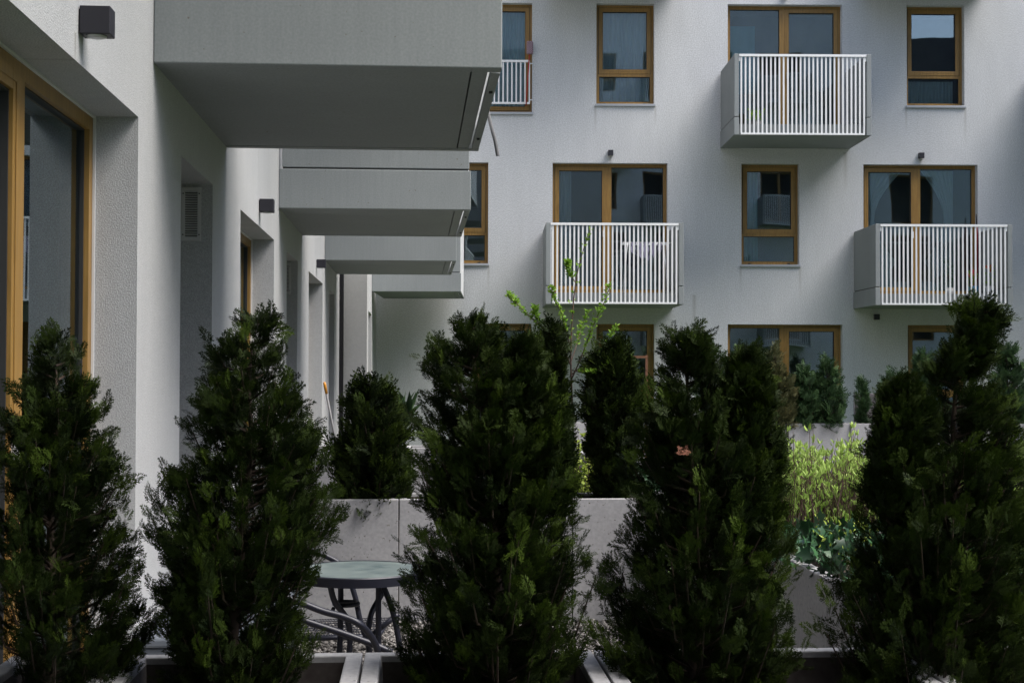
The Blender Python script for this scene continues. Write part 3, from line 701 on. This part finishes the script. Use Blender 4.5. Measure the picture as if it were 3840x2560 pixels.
# ---------------------------------------------------------------- conifers
def conifer(name, outlines, Y, label, seed, mtl=M_THUJA, hi=True, nb=210, per=26, size=.056, zbase=RIM - .13, group='columnar conifers', clip=None, lean=0, tone0=.12, upb=0.9, grow=.72, open_=0.0):
    """outlines: rows (height px, left px, right px) measured on the photograph, turned into real height, centre line and radius"""
    rg = np.random.default_rng(seed)
    cols = []
    for rows in outlines:
        z = []; c = []; r = []
        for y, l, rr in rows:
            a, b = at(l, y, Y), at(rr, y, Y); z.append(a.z); c.append((a.x + b.x) / 2); r.append((b.x - a.x) / 2)
        o = np.argsort(z); cols.append((np.array(z)[o], np.array(c)[o], np.array(r)[o]))
    bx = float(np.interp(zbase, cols[0][0], cols[0][1]))
    root = empty(name, (bx, Y, zbase), 0, label, 'conifer', group); org = np.array([bx, Y, zbase])
    P = []; D = []; T = []; SZ = []; wood = MB()
    for ci, (z, c, r) in enumerate(cols):
        ztop, zlo = z[-1], z[0]
        z = np.concatenate([[zbase], z]) if zlo > zbase + .02 and ci == 0 else z
        if len(z) > len(c): c = np.concatenate([[c[0]], c]); r = np.concatenate([[r[0] * .85], r])
        zlo = z[0]
        tr = [Vector((float(np.interp(q, z, c)) - bx if q > zlo else (float(c[0]) - bx) * .9, 0, q - zbase)) for q in np.linspace(zbase if ci == 0 else zlo, ztop - .11, 9)]
        if ci: tr = [Vector((0, 0, .05))] + tr
        wood.tube(tr, list(np.linspace(.02 if hi else .02, .003, len(tr))), 7)
        frac = 1.0 if len(cols) == 1 else (.72 if ci == 0 else .33)
        n = int(nb * frac); k = 0; tries = 0
        while k < n and tries < n * 20:
            tries += 1
            ze = zlo + .015 + (ztop - (.03 if hi else .04) - zlo - .015) * ((tries * .6180339 + seed * .13) % 1.0); re = max(.01, float(np.interp(ze + .02, z, r)) - (.016 if hi else .012)); rmax = r.max()
            if rg.uniform() > (re / rmax) * .85 + .15: continue
            ph = rg.uniform(0, 2 * pi); j = (rg.uniform(.66, .98) if rg.uniform() < .8 else rg.uniform(.95, 1.13)) if hi else rg.uniform(.68, .97) if rg.uniform() < .82 else rg.uniform(.25, .65)
            j *= 1 + .08 * sin(3 * ph + ze * 9 + seed) + .06 * sin(7 * ph - ze * 23)
            cx = float(np.interp(ze, z, c)) - bx
            e = np.array([cx + re * j * cos(ph), re * j * sin(ph), ze - zbase])
            rise = (re * j) * rg.uniform(.55, 1.2); zs = max(e[2] - rise, .02)
            sx = float(np.interp(zs + zbase, z, c)) - bx
            s = np.array([sx, 0, zs]); mid = s * .45 + e * .55; mid[2] -= rise * .22; mid[:2] += (e - s)[:2] * .12
            k += 1
            if clip and (e[0] + bx) < clip: continue
            wood.tube([Vector(s), Vector(mid), Vector(s * .1 + e * .9)], [.004, .003, .0015] if hi else [.008, .006, .004], 4, False)
            bt = rg.normal(0, .06); m_ = max(3, int(per * (.55 + .6 * re * j / rmax) * (1 if not hi else .75 + .45 * (ze - zlo) / (ztop - zlo))))
            plume_t = .45 if rg.uniform() < .2 else 0
            for q in range(m_):
                t = 1 - (1 - .2) * (q / m_) ** 1.1
                p = (1 - t) ** 2 * s + 2 * t * (1 - t) * mid + t * t * e
                tan_ = 2 * (1 - t) * (mid - s) + 2 * t * (e - mid); tan_ = tan_ / (np.linalg.norm(tan_) + 1e-6)
                side = rg.normal(0, .42, 3); d = tan_ * grow + side + np.array([lean, 0, upb * .55]); out = np.array([cos(ph), sin(ph), 0]); d += out * .35
                d /= np.linalg.norm(d)
                sz = size * rg.uniform(.55, 1.25); P.append(p + rg.normal(0, .012 if hi else .02, 3) - d * sz * .35); D.append(d)
                T.append(tone0 + bt + (plume_t + .30 * rg.uniform() if t > .8 else 0) + rg.normal(0, .06)); SZ.append(sz)
    P = np.array(P); D = np.array(D); T = np.array(T); SZ = np.array(SZ)
    V, F, TT = instance(SPR if hi else SPR_LO, P, D, SZ, T, rg)
    wood.build('trunk', M_BARK, root); np_obj('crown', V, F, TT, mtl, root)
    return root
NGp = 'dark conifers in the near planters'
conifer('thuja', [[(752, 90, 150), (800, 68, 185), (850, 45, 212), (953, -5, 272), (1044, -60, 308), (1187, -90, 318), (1290, -100, 335), (1403, -110, 352), (1500, -110, 348), (1600, -100, 330)]], 3.79,
        'leftmost dark conifer, in front of the wooden window frame', 11, clip=-1.09, group=NGp, nb=250)
conifer('thuja', [[(692, 600, 628), (725, 560, 655), (770, 490, 680), (844, 425, 702), (941, 415, 735), (1044, 405, 757), (1112, 365, 770), (1175, 350, 775), (1277, 345, 755), (1357, 350, 737), (1470, 345, 718), (1530, 350, 710), (1610, 370, 700)]], 3.79,
        'tall dark conifer between the white wall and the round table', 23, group=NGp, nb=250)
conifer('thuja', [[(706, 1065, 1105), (740, 1005, 1150), (790, 975, 1190), (870, 958, 1225), (950, 950, 1270), (1050, 945, 1310), (1130, 935, 1325), (1200, 925, 1345), (1280, 918, 1362), (1400, 922, 1358), (1520, 935, 1345), (1610, 950, 1330)],
                  [(755, 1185, 1212), (800, 1150, 1240), (870, 1135, 1262), (950, 1130, 1300), (1050, 1140, 1318), (1150, 1150, 1332)]], 3.79,
        'broad dark conifer in the middle with two rounded tops', 35, group=NGp, nb=430)
conifer('thuja', [[(737, 1545, 1600), (770, 1515, 1630), (820, 1495, 1650), (870, 1475, 1680), (950, 1445, 1720), (1050, 1425, 1760), (1150, 1408, 1795), (1250, 1398, 1825), (1330, 1385, 1845), (1450, 1378, 1818), (1540, 1385, 1800), (1610, 1400, 1780)],
                  [(792, 1685, 1725), (840, 1660, 1765), (900, 1650, 1780), (1000, 1650, 1800), (1100, 1645, 1798), (1200, 1650, 1812)]], 3.79,
        'dark conifer right of centre with a dry russet twig', 47, group=NGp, nb=430)
conifer('thuja', [[(672, 2228, 2262), (700, 2205, 2305), (740, 2185, 2312), (800, 2160, 2290), (850, 2125, 2262), (900, 2090, 2310), (960, 2030, 2345), (1020, 2005, 2375), (1100, 1990, 2395), (1200, 1972, 2400), (1300, 1935, 2410), (1380, 1905, 2405), (1500, 1905, 2395), (1610, 1915, 2380)],
                  [(852, 2045, 2085), (900, 2020, 2120), (960, 2008, 2150), (1060, 1990, 2150), (1160, 1978, 2150)]], 3.79,
        'rightmost near conifer, its pointed top bent to the right by wind', 59, group=NGp, nb=540, lean=.28)
# dry twig caught in the fourth conifer
tw = at(1570, 1030, 3.56); rg = np.random.default_rng(5)
Pd = np.array([[0, 0, 0]] * 7) + rg.normal(0, .006, (7, 3)); Dd = rg.normal(0, .7, (7, 3)) + np.array([.4, -.2, -.1])
V, F, TT = instance(SPR, Pd, Dd, rg.uniform(.018, .036, 7), np.zeros(7), rg); o = np_obj('dry_twig', V, F, TT, M_DRY, None, tw)
tag(o, 'small dry russet twig caught on the conifer right of centre', 'twig')
MG = 'conifers in the planters behind the table'
conifer('thuja', [[(868, 815, 875), (900, 790, 905), (950, 785, 932), (1000, 762, 945), (1080, 755, 952), (1135, 765, 945)]], 8.95, 'small dark conifer standing above the round table', 71, hi=False, nb=230, per=10, size=.13, group=MG, mtl=M_THUJA, tone0=.1)
conifer('thuja', [[(727, 1252, 1272), (760, 1238, 1290), (800, 1232, 1298), (860, 1225, 1303), (960, 1215, 1310), (1130, 1215, 1310)]], 8.95, 'slim dark conifer left of the budding sapling', 73, hi=False, nb=230, per=9, size=.12, group=MG)
conifer('thuja', [[(768, 1395, 1425), (800, 1365, 1445), (840, 1348, 1462), (900, 1332, 1474), (1000, 1345, 1470), (1070, 1355, 1460), (1135, 1365, 1440)]], 8.95, 'rounded dark conifer right of the budding sapling', 79, hi=False, nb=300, per=10, size=.12, group=MG)
FG = 'shrubs in the planters before the far building'
def far_sh(rows, label, seed, mtl=M_THUJA2, nb=120, size=.17, **k):
    conifer('shrub', [rows], 21.0, label, seed, mtl, False, nb, 8, size, RIM - .1, FG, tone0=.2, **k)
far_sh([(785, 1625, 1660), (850, 1600, 1700), (970, 1590, 1700)], 'bushy green shrub peeping over the conifer right of centre', 101)
far_sh([(795, 1690, 1715), (850, 1680, 1745), (970, 1670, 1750)], 'green shrub in front of the wide ground floor window, partly hidden', 103)
far_sh([(790, 1772, 1784), (840, 1765, 1800), (880, 1755, 1832), (970, 1762, 1825)], 'reddish brown tinged shrub before the wooden mullion', 105, M_THUJA3)
far_sh([(832, 1840, 1850), (870, 1825, 1875), (920, 1818, 1885), (970, 1822, 1880)], 'loose green shrub before the right ground floor pane', 107)
far_sh([(818, 1892, 1902), (860, 1875, 1925), (920, 1868, 1948), (970, 1875, 1938)], 'taller green shrub before the wooden frame edge', 109)
far_sh([(860, 1976, 1982), (885, 1970, 1988), (925, 1962, 1998), (970, 1968, 1990)], 'tiny slender conifer standing alone against the white wall', 111, nb=60, size=.13)
far_sh([(845, 2048, 2066), (880, 2022, 2095), (970, 2005, 2100)], 'green shrub left of the wind-bent conifer', 113)
far_sh([(800, 2110, 2135), (860, 2095, 2150), (970, 2090, 2160)], 'green shrub mostly hidden by the wind-bent conifer', 115)
far_sh([(785, 2295, 2325), (830, 2275, 2350), (900, 2268, 2362), (970, 2270, 2362)], 'feathery blue green shrub at the right picture edge', 117, nb=150)

# ---------------------------------------------------------------- sapling, shrubs, hedge, ivy, grass
sp = at(1317, 1135, 9.0); sp.z = RIM - .13; YS = 9.0
sap = empty('sapling', sp, 0, 'young leafing sapling with bright green buds between two conifers', 'sapling')
def A(x, y, dy=0): return at(x, y, YS + dy) - sp
stems = [([(1317, 1130), (1316, 1000), (1313, 900), (1311, 820), (1314, 740), (1322, 650), (1338, 580), (1356, 527)], .009, 0),
         ([(1313, 870), (1335, 820), (1352, 775), (1368, 735), (1385, 700), (1402, 655)], .005, -.1),
         ([(1312, 860), (1350, 830), (1385, 800), (1412, 752)], .005, .1),
         ([(1312, 840), (1285, 790), (1248, 755), (1215, 725), (1190, 700), (1172, 680)], .006, -.05),
         ([(1313, 880), (1290, 860), (1268, 820), (1246, 790), (1232, 770)], .004, .12),
         ([(1311, 800), (1300, 760), (1290, 720), (1272, 685), (1268, 660)], .004, -.12),
         ([(1312, 830), (1328, 780), (1338, 745), (1352, 715)], .004, .15),
         ([(1314, 850), (1340, 855), (1375, 850), (1400, 830)], .004, -.15),
         ([(1245, 752), (1232, 730), (1228, 705)], .003, -.05), ([(1322, 650), (1306, 620), (1302, 600)], .003, 0), ([(1190, 702), (1182, 690), (1168, 676)], .003, 0)]
wd = MB(); lv = []; rg = np.random.default_rng(3)
for pts, r0, dy in stems:
    n = len(pts); pp = [A(x, y, dy * min(1, i / (n - 1) * 1.3)) for i, (x, y) in enumerate(pts)]; cc = curve(pp, 30)
    wd.tube(cc, list(np.linspace(r0, .0018, len(cc))), 6)
    st = int(len(cc) * (.45 if r0 > .008 else .25))
    for i in range(st, len(cc)):
        for _ in range(4 if rg.uniform() < .65 else 10):
            a = rg.uniform(0, 2 * pi); lv.append((tuple(cc[i] + Vector(rg.normal(0, .008, 3))), (cos(a), sin(a), .7)))
wd.build('trunk', M_TWIG, sap); leaves('crown', lv, .025, .013, M_SPRING, sap, rg)
# yellow green shrub at its foot
c0 = at(1340, 1060, 9.6); sh = empty('shrub', (c0.x, 9.6, 0), 0, 'small sunlit yellow green shrub at the foot of the sapling', 'shrub'); lv = []; wd = MB()
for _ in range(46):
    a = rg.uniform(0, 2 * pi); q = rg.uniform(.02, .16); h = rg.uniform(.7, 1.18); e = Vector((q * cos(a) * 1.1, q * sin(a), h)); wd.tube([Vector((0, 0, .0)), e * .5 + Vector((0, 0, .1)), e], [.004, .003, .001], 4, False)
    for t in np.linspace(.45, 1, 20):
        p = e * float(t); b = rg.uniform(0, 2 * pi); lv.append((tuple(p + Vector(rg.normal(0, .02, 3))), (cos(b), sin(b), .5)))
wd.build('stem', M_TWIG, sh); leaves('foliage', lv, .045, .024, M_LIME, sh, rg)
# spiky plant on the third planter
c0 = at(915, 990, 14.6); sh = empty('plant', (c0.x, 14.6, RIM - .13), 0, 'spiky long-leaved green plant beyond the small middle conifer', 'plant'); lv = []
for _ in range(70):
    a = rg.uniform(0, 2 * pi); lv.append(((.03 * cos(a), .03 * sin(a), .25 + .2 * rg.uniform()), (cos(a) * .6, sin(a) * .6, 1.0)))
leaves('foliage', lv, .32, .025, M_THUJA2, sh, rg); wd = MB(); wd.tube([(0, 0, 0), (0, 0, .4)], .012, 6); wd.build('stem', M_BARK, sh)

# hedge of budding upright twigs
hd = empty('hedge', (4.0, 12.3, 0), 0, 'low hedge of brown twigs with yellow green spring leaves', 'hedge'); wd = MB(); lv = []; tn = []
rg = np.random.default_rng(8)
for _ in range(1150):
    x, y = rg.uniform(-1.75, 2.2), rg.uniform(-.75, .75); h = rg.uniform(.66, .88) + (.18 if rg.uniform() < .06 else 0)
    b = Vector((x + rg.normal(0, .06), y + rg.normal(0, .06), 0)); e = Vector((x + rg.normal(0, .07), y + rg.normal(0, .07), h)); m_ = (b + e) / 2 + Vector((rg.normal(0, .04), rg.normal(0, .04), 0))
    wd.tube([b, m_, e], [.0055, .004, .002], 4, False)
    for k in range(2):
        t = rg.uniform(.35, .8); s_ = b.lerp(e, t); e2 = s_ + Vector((rg.normal(0, .10), rg.normal(0, .10), rg.uniform(.08, .25))); e2.z = min(e2.z, h); wd.tube([s_, e2], [.003, .0015], 4, False)
        for _ in range(3): lv.append((tuple(e2 + Vector(rg.normal(0, .006, 3))), (rg.normal(0, .6), rg.normal(0, .6), 1)))
    for t in np.linspace(.4, 1, 5):
        p = b.lerp(e, float(t))
        if rg.uniform() < .5:
            for _ in range(3): lv.append((tuple(p + Vector(rg.normal(0, .006, 3))), (rg.normal(0, .4), rg.normal(0, .4), 1)))
wd.build('twigs', M_TWIG, hd); leaves('foliage', lv, .066, .021, M_HEDGE, hd, rg, jit=.15)

# ivy mound spilling over the side wall
def ivy_base(seed):
    rr = random.Random(seed); pts = [(0, 0), (.42, -.08), (.38, .28), (.55, .55), (.22, .58), (0, 1), (-.22, .58), (-.55, .55), (-.38, .28), (-.42, -.08)]
    V = [(0, .3, .06)] + [(x * rr.uniform(.9, 1.1), y * rr.uniform(.9, 1.1), -.10 * abs(x) * 2) for x, y in pts]
    F = [(0, 1 + i, 1 + i + 1, 0 if False else 1 + (i + 2) % 10) for i in range(0, 10, 2)]
    return np.array(V, float), np.array(F), np.zeros(11)
iv = empty('ivy', (2.4, 7.4, 0), 0, 'dark glossy ivy mound spilling over the top of the garden wall', 'ivy'); rg = np.random.default_rng(12)
def ivz(x, y): return .80 + .07 * sin(2.1 * x + .8) * cos(1.3 * y) + .05 * sin(5 * x + 3 * y) - .34 * max(0, y - 6.6)
Pi = []; Di = []
for _ in range(9000):
    x = rg.uniform(1.50, 4.4); y = rg.uniform(4.6, 11.2)
    if y < 5.2 and x > 2.6: continue
    z = ivz(x, y) + rg.uniform(-.09, .04)
    if x < 1.72: z = RIM + rg.uniform(-.02, .07); 
    if x < 1.57 and y < 5.7: continue
    Pi.append((x - 2.4, y - 7.4, z)); Di.append((rg.normal(0, .6) , -.8 + rg.normal(0, .5), rg.normal(0, .25)))
roll = np.tile(np.array([[1.0, 0, 0]]), (len(Pi), 1)) + rg.normal(0, .45, (len(Pi), 3))
V, F, TT = instance([ivy_base(1), ivy_base(2)], np.array(Pi), np.array(Di), rg.uniform(.04, .08, len(Pi)), rg.uniform(0, 1, len(Pi)), rg, roll); np_obj('foliage', V, F, TT, M_IVY, iv)
m = MB(); n = 24
vs = [(1.64 - 2.4 + 2.8 * i / n, 4.7 - 7.4 + 6.4 * j / n, (ivz(1.64 + 2.8 * i / n, 4.7 + 6.4 * j / n) - .13) if 0 < j < n and 0 < i < n else -.02) for j in range(n + 1) for i in range(n + 1)]
m.add(vs, [(j * (n + 1) + i, j * (n + 1) + i + 1, (j + 1) * (n + 1) + i + 1, (j + 1) * (n + 1) + i) for j in range(n) for i in range(n)], True)
for i in range(26):
    x, y = rg.uniform(-.7, 1.6), rg.uniform(-2.2, 3); pts = [Vector((x + .15 * k * cos(i), y + .12 * k * sin(i * 1.7), ivz(x + 2.4, y + 7.4) - .02 + .02 * sin(k))) for k in range(5)]; m.tube(pts, .0022, 4, False)
m.build('stem', M_BARK, iv)
L_ = []
for _ in range(900):
    x = rg.uniform(1.66, 4.4); L_.append(((x, 4.72 + rg.uniform(-.03, .2), rg.uniform(.02, .78)), (rg.normal(0, .4), -.7, -.5)))
o = leaves('foliage', [((a[0] - 2.4, a[1] - 7.4, a[2]), d) for a, d in L_], .08, .07, M_IVY, iv, rg)
# small yellow green weeds between the ivy
lv = []
for _ in range(34):
    x, y = rg.uniform(1.66, 2.7), rg.uniform(5, 7.6); z = ivz(x, y)
    for _ in range(9): lv.append(((x - 2.2 + rg.normal(0, .04), y - 6 + rg.normal(0, .04), z + rg.uniform(-.03, .06)), (rg.normal(0, .5), rg.normal(0, .5), 1)))
wdo = leaves('weeds', lv, .024, .011, M_LIME, None, rg); wdo.location = (2.2, 6, 0); tag(wdo, 'tiny yellow green weeds growing among the ivy', 'weeds', kind='stuff')
# grass
P = []; 
for _ in range(52000):
    x = rg.uniform(3.0, 9.5); y = rg.uniform(5.0, 18.2)
    if 2.2 < x < 6.3 and 11.5 < y < 13.1: continue
    if x < 4.4 and y < 11.2: continue
    P.append((x, y, -.01))
P = np.array(P); Dg = rg.normal(0, .35, P.shape) + np.array([0, 0, 1.0]); gb = (np.array([(-.05, 0, 0), (.05, 0, 0), (.03, .6, .05), (0, 1, .18)], float), np.array([(0, 1, 2, 3)]), np.zeros(4))
V, F, TT = instance([gb], P, Dg, rg.uniform(.07, .16, len(P)), rg.uniform(0, 1, len(P)), rg); tag(np_obj('grass', V, F, TT, M_GRASS), 'bright green lawn grass in the courtyard at the right', 'grass', kind='stuff')

# pebbles on the terrace and bark chips in the near planters
def ico():
    t = (1 + 5 ** .5) / 2; v = np.array([(-1, t, 0), (1, t, 0), (-1, -t, 0), (1, -t, 0), (0, -1, t), (0, 1, t), (0, -1, -t), (0, 1, -t), (t, 0, -1), (t, 0, 1), (-t, 0, -1), (-t, 0, 1)], float); v /= np.linalg.norm(v[0])
    f = np.array([(0, 11, 5), (0, 5, 1), (0, 1, 7), (0, 7, 10), (0, 10, 11), (1, 5, 9), (5, 11, 4), (11, 10, 2), (10, 7, 6), (7, 1, 8), (3, 9, 4), (3, 4, 2), (3, 2, 6), (3, 6, 8), (3, 8, 9), (4, 9, 5), (2, 4, 11), (6, 2, 10), (8, 6, 7), (9, 8, 1)])
    return v, f
M_STONE2 = foliage('pebble_tones', (.03, .028, .027), (.30, .285, .27), 0, .8)
v0, f0 = ico(); N = 12000; rg = np.random.default_rng(2)
Pp = np.stack([rg.uniform(-1.1, 1.55, N), rg.uniform(6.6, 8.72, N), rg.uniform(0, .012, N)], 1); sc = rg.uniform(.006, .016, N)
an = np.stack([rg.uniform(.7, 1.3, N), rg.uniform(.7, 1.3, N), rg.uniform(.5, .9, N)], 1)
V = (Pp[:, None, :] + sc[:, None, None] * an[:, None, :] * v0[None] * rg.uniform(.82, 1.15, (N, 12, 1))).reshape(-1, 3); F = (f0[None] + (np.arange(N) * 12)[:, None, None]).reshape(-1, 3)
tag(np_obj('gravel', V, F, np.repeat(rg.uniform(0, 1, N) ** 1.3, 12), M_STONE2), 'loose grey pebbles covering the terrace under the table', 'gravel', kind='stuff')
N = 2600; P = np.stack([rg.uniform(-1.06, 1.8, N), rg.uniform(3.6, 3.98, N), RIM - .125 + rg.uniform(0, .018, N)], 1)
keep = np.min(np.abs(P[:, 0:1] - np.array([[-.792, -.145, .502, 1.35]])), axis=1) > .062; P = P[keep]
V, F, TT = instance([leaf_base(.6, .2), leaf_base(.3, .1)], P, rg.normal(0, 1, P.shape) * np.array([1, 1, .45]), rg.uniform(.012, .034, len(P)), rg.uniform(0, 1, len(P)), rg)
tag(np_obj('bark_chips', V, F, TT, M_CHIP), 'reddish brown bark chips scattered on the planter soil', 'bark chips', kind='stuff')

# ---------------------------------------------------------------- terrace furniture
tb = empty('round_table', (-.235, 6.0, 0), 0, 'round bistro table with mottled grey green glass top on steel legs', 'table')
mt = mat('mottled_glass_top', (.1, .13, .13), .35); noise_col(mt, (.065, .09, .093), (.15, .18, .175), 9, 6, lo=.3, hi=.7); bump(mt, 240, .0008, .4)
rT = .275
def disc(m, r0, z0, r1, z1, n=64):
    vs = [(r0 * cos(2 * pi * i / n), r0 * sin(2 * pi * i / n), z0) for i in range(n)] + [(r1 * cos(2 * pi * i / n), r1 * sin(2 * pi * i / n), z1) for i in range(n)]
    m.add(vs, [(i, (i + 1) % n, n + (i + 1) % n, n + i) for i in range(n)], True)
m = MB(); n = 64; m.add([((rT - .014) * cos(2 * pi * i / n), (rT - .014) * sin(2 * pi * i / n), .710) for i in range(n)], [tuple(range(n))])
m.add([((rT - .014) * cos(2 * pi * i / n), (rT - .014) * sin(2 * pi * i / n), .700) for i in range(n)], [tuple(range(n))[::-1]]); m.build('tabletop', mt, tb)
m = MB(); disc(m, rT, .672, rT, .708); disc(m, rT, .708, rT - .004, .712); disc(m, rT - .004, .712, rT - .014, .7115); disc(m, rT - .014, .7115, rT - .014, .68); disc(m, rT - .014, .68, rT, .672); m.build('rim', M_TUBE, tb)
for k in range(4):
    a = k * pi / 2 - .62 ; ca, sa = cos(a), sin(a)
    c0 = .19
    pts = curve([(ca * .20, sa * .20, .69), (ca * .165, sa * .165, .60), (ca * .075, sa * .075, .50), (ca * .07, sa * .07, .36), (ca * .15, sa * .15, .18), (ca * .26, sa * .26, .012)], 40) if k % 2 else \
          curve([(ca * .10, sa * .10, .69), (ca * .10, sa * .10, .5), (ca * .11, sa * .11, .3), (ca * .17, sa * .17, .012)], 24)
    MB().tube(pts, .0125, 10).build('leg', M_TUBE, tb)
L = at(1439 / 1.6327, 2202 / 1.6327, 5.98) - tb.location; L2 = at(1475 / 1.6327, 2300 / 1.6327, 5.98) - tb.location; L3 = at(1499 / 1.6327, 2430 / 1.6327, 5.98) - tb.location
MB().tube(curve([L + Vector((-.03, 0, .03)), L, L2, L3, L3 + Vector((.02, 0, -.22)), L3 + Vector((.03, 0, -L3.z + .012))], 30), .0125, 10).build('leg', M_TUBE, tb)
m = MB(); cen = Vector((-.012, -.02, .545)); mr = at(1298 / 1.6327, 2262 / 1.6327, 5.98) - tb.location
m.tube([mr + Vector((.05 * cos(t), .05 * sin(t), 0)) for t in np.linspace(0, 2 * pi, 33)], .009, 8, False); m.build('brace_ring', M_TUBE, tb)
m = MB()
for s_ in (-1, 1): m.tube([mr + Vector((.05 * s_, -.05, -.012)), mr + Vector((.05 * s_, -.068, -.012))], .0085, 10)
m.build('bolt', M_TUBE, tb)

ch = empty('garden_chair', (-.45, 6.9, 0), 0, 'dark tubular steel garden chair with wire mesh seat beside the round table', 'chair')
k = 1.6327
def C(x, y, Y): return at(x / k, y / k, Y) - ch.location
m = MB(); m.tube(curve([C(1010, 2215, 5.6), C(1120, 2255, 5.6), C(1210, 2290, 5.6), (C(1290, 2312, 5.6)), C(1350, 2340, 5.6), C(1395, 2390, 5.65), C(1420, 2450, 5.7), C(1425, 2520, 5.75)], 48), .0135, 10); m.build('armrest', M_TUBE, ch)
m = MB(); m.tube(curve([C(1010, 2275, 5.7), C(1140, 2325, 5.7), C(1290, 2375, 5.7), C(1400, 2415, 5.7), C(1470, 2445, 5.7)], 30), .0135, 10); m.build('leg', M_TUBE, ch)
m = MB(); m.tube(curve([C(1080, 2035, 6.9), C(1165, 2065, 6.9), C(1225, 2085, 6.9), C(1290, 2130, 6.9), C(1330, 2230, 6.9), C(1352, 2330, 6.9), C(1385, 2420, 6.9)], 40), .0135, 10); m.build('back_frame', M_TUBE, ch)
m = MB(); m.tube([C(1495, 2300, 6.5), C(1400, 2375, 6.5)], .0125, 10); m.build('stretcher', M_TUBE, ch)
m = MB(); q0, q1, q2, q3 = C(1100, 2325, 8.3), C(1465, 2315, 8.3), C(1420, 2385, 7.0), C(1060, 2395, 7.0)
for i in range(36):
    t = i / 35; m.tube([q0.lerp(q1, t), q3.lerp(q2, t)], .0028, 4, False)
for i in range(9):
    t = i / 8; m.tube([q0.lerp(q3, t), q1.lerp(q2, t)], .0028, 4, False)
m.build('mesh_seat', M_TUBE, ch)
m = MB(); m.tube([q3, q2], .012, 8); m.tube([q1, q2], .010, 8); m.build('seat_frame', M_TUBE, ch)

bx_ = MB(); bx_.box(-.26, -.8, 0, .26, .8, .43); sb = empty('storage_box', (-.86, 6.6, 0), 0, 'low grey blue plastic storage box against the white wall', 'storage box')
mb_ = mat('grey_blue_plastic', (.10, .115, .135), .45); bx_.build('body', mb_, sb, .008); l_ = MB(); l_.box(-.265, -.815, .431, .275, .815, .47); l_.build('lid', mb_, sb, .01)

# rake leaning on the wall, yellow tipped
rkp = at(1216 / k, 1432 / k, 16.6); bk = empty('broom', (rkp.x + .25, 16.8, 0), 0, 'broom with grey handle and yellow tip leaning at the far left wall', 'broom')
tip = rkp - bk.location; ft = Vector((.0, 0, .05)); m = MB(); m.tube([ft, ft.lerp(tip, .9)], .013, 8); m.build('handle', M_HOSE, bk)
m = MB(); m.tube([ft.lerp(tip, .9), ft.lerp(tip, .97), tip], [.016, .018, .012], 8); m.build('grip', mat('yellow_plastic', (.6, .25, .02), .45), bk)
m = MB(); m.box(-.16, -.03, 0, .16, .03, .07); m.build('brush', M_BLACK, bk, .01)

# things behind the far planters
gp = at(1937, 966, 20.85); o = empty('garden_globe', (gp.x, 20.98, RIM), 0, 'small pale glass globe lying on the far planter edge', 'globe')
m = MB(); n = 16; r_ = .055
for j in range(n):
    for i in range(2 * n):
        a0, a1 = pi * j / n, pi * (j + 1) / n; b0, b1 = pi * i / n, pi * (i + 1) / n
        f_ = lambda a, b: (r_ * sin(a) * cos(b), r_ * sin(a) * sin(b), r_ + r_ * cos(a))
        m.add([f_(a0, b0), f_(a1, b0), f_(a1, b1), f_(a0, b1)], [(0, 1, 2, 3)], True)
m.build('sphere', mat('pale_glass', (.30, .38, .40), .15), o)
m = MB(); m.tube([(0, 0, -.02), (0, 0, .012)], .022, 10); m.build('base', M_BLACK, o)
cp = at(2003, 970, 21.9); o = empty('garden_chair', (cp.x, 22.0, 0), 0, 'dark brown panel backed garden chair beyond the far planter', 'chair')
mb2 = mat('brown_panel', (.12, .11, .115), .7)
m = MB(); m.box(-.24, -.02, .55, .24, .02, 1.18); m.build('backrest', mb2, o, .01); m = MB(); m.box(-.24, .02, .40, .24, .46, .45); m.build('seat', mb2, o, .01)
for sx in (-.25, .25):
    for sy in (0, .45): MB().tube([(sx, sy, 0), (sx, sy, 1.2 if sy == 0 else .42)], .013, 8).build('leg', M_BLACK, o)
# reddish timber trellis by the ground floor window
a, b = at(1430, 815, 14.6), at(1485, 815, 14.6); o = empty('trellis', (a.x, 14.6, 0), 0, 'slim reddish wooden trellis frame before the ground floor window', 'trellis')
W_ = b.x - a.x; H_ = a.z; mw = mat('red_timber', (.14, .06, .03), .7); m = MB()
for x in (0, W_): m.box(x - .012, -.012, .0, x + .012, .012, H_)
m.build('post', mw, o)
for z in (H_ - .02, H_ - .5, H_ - 1.0): MB().box(-.01, -.014, z - .012, W_ + .01, .0, z + .012).build('slat', mw, o)
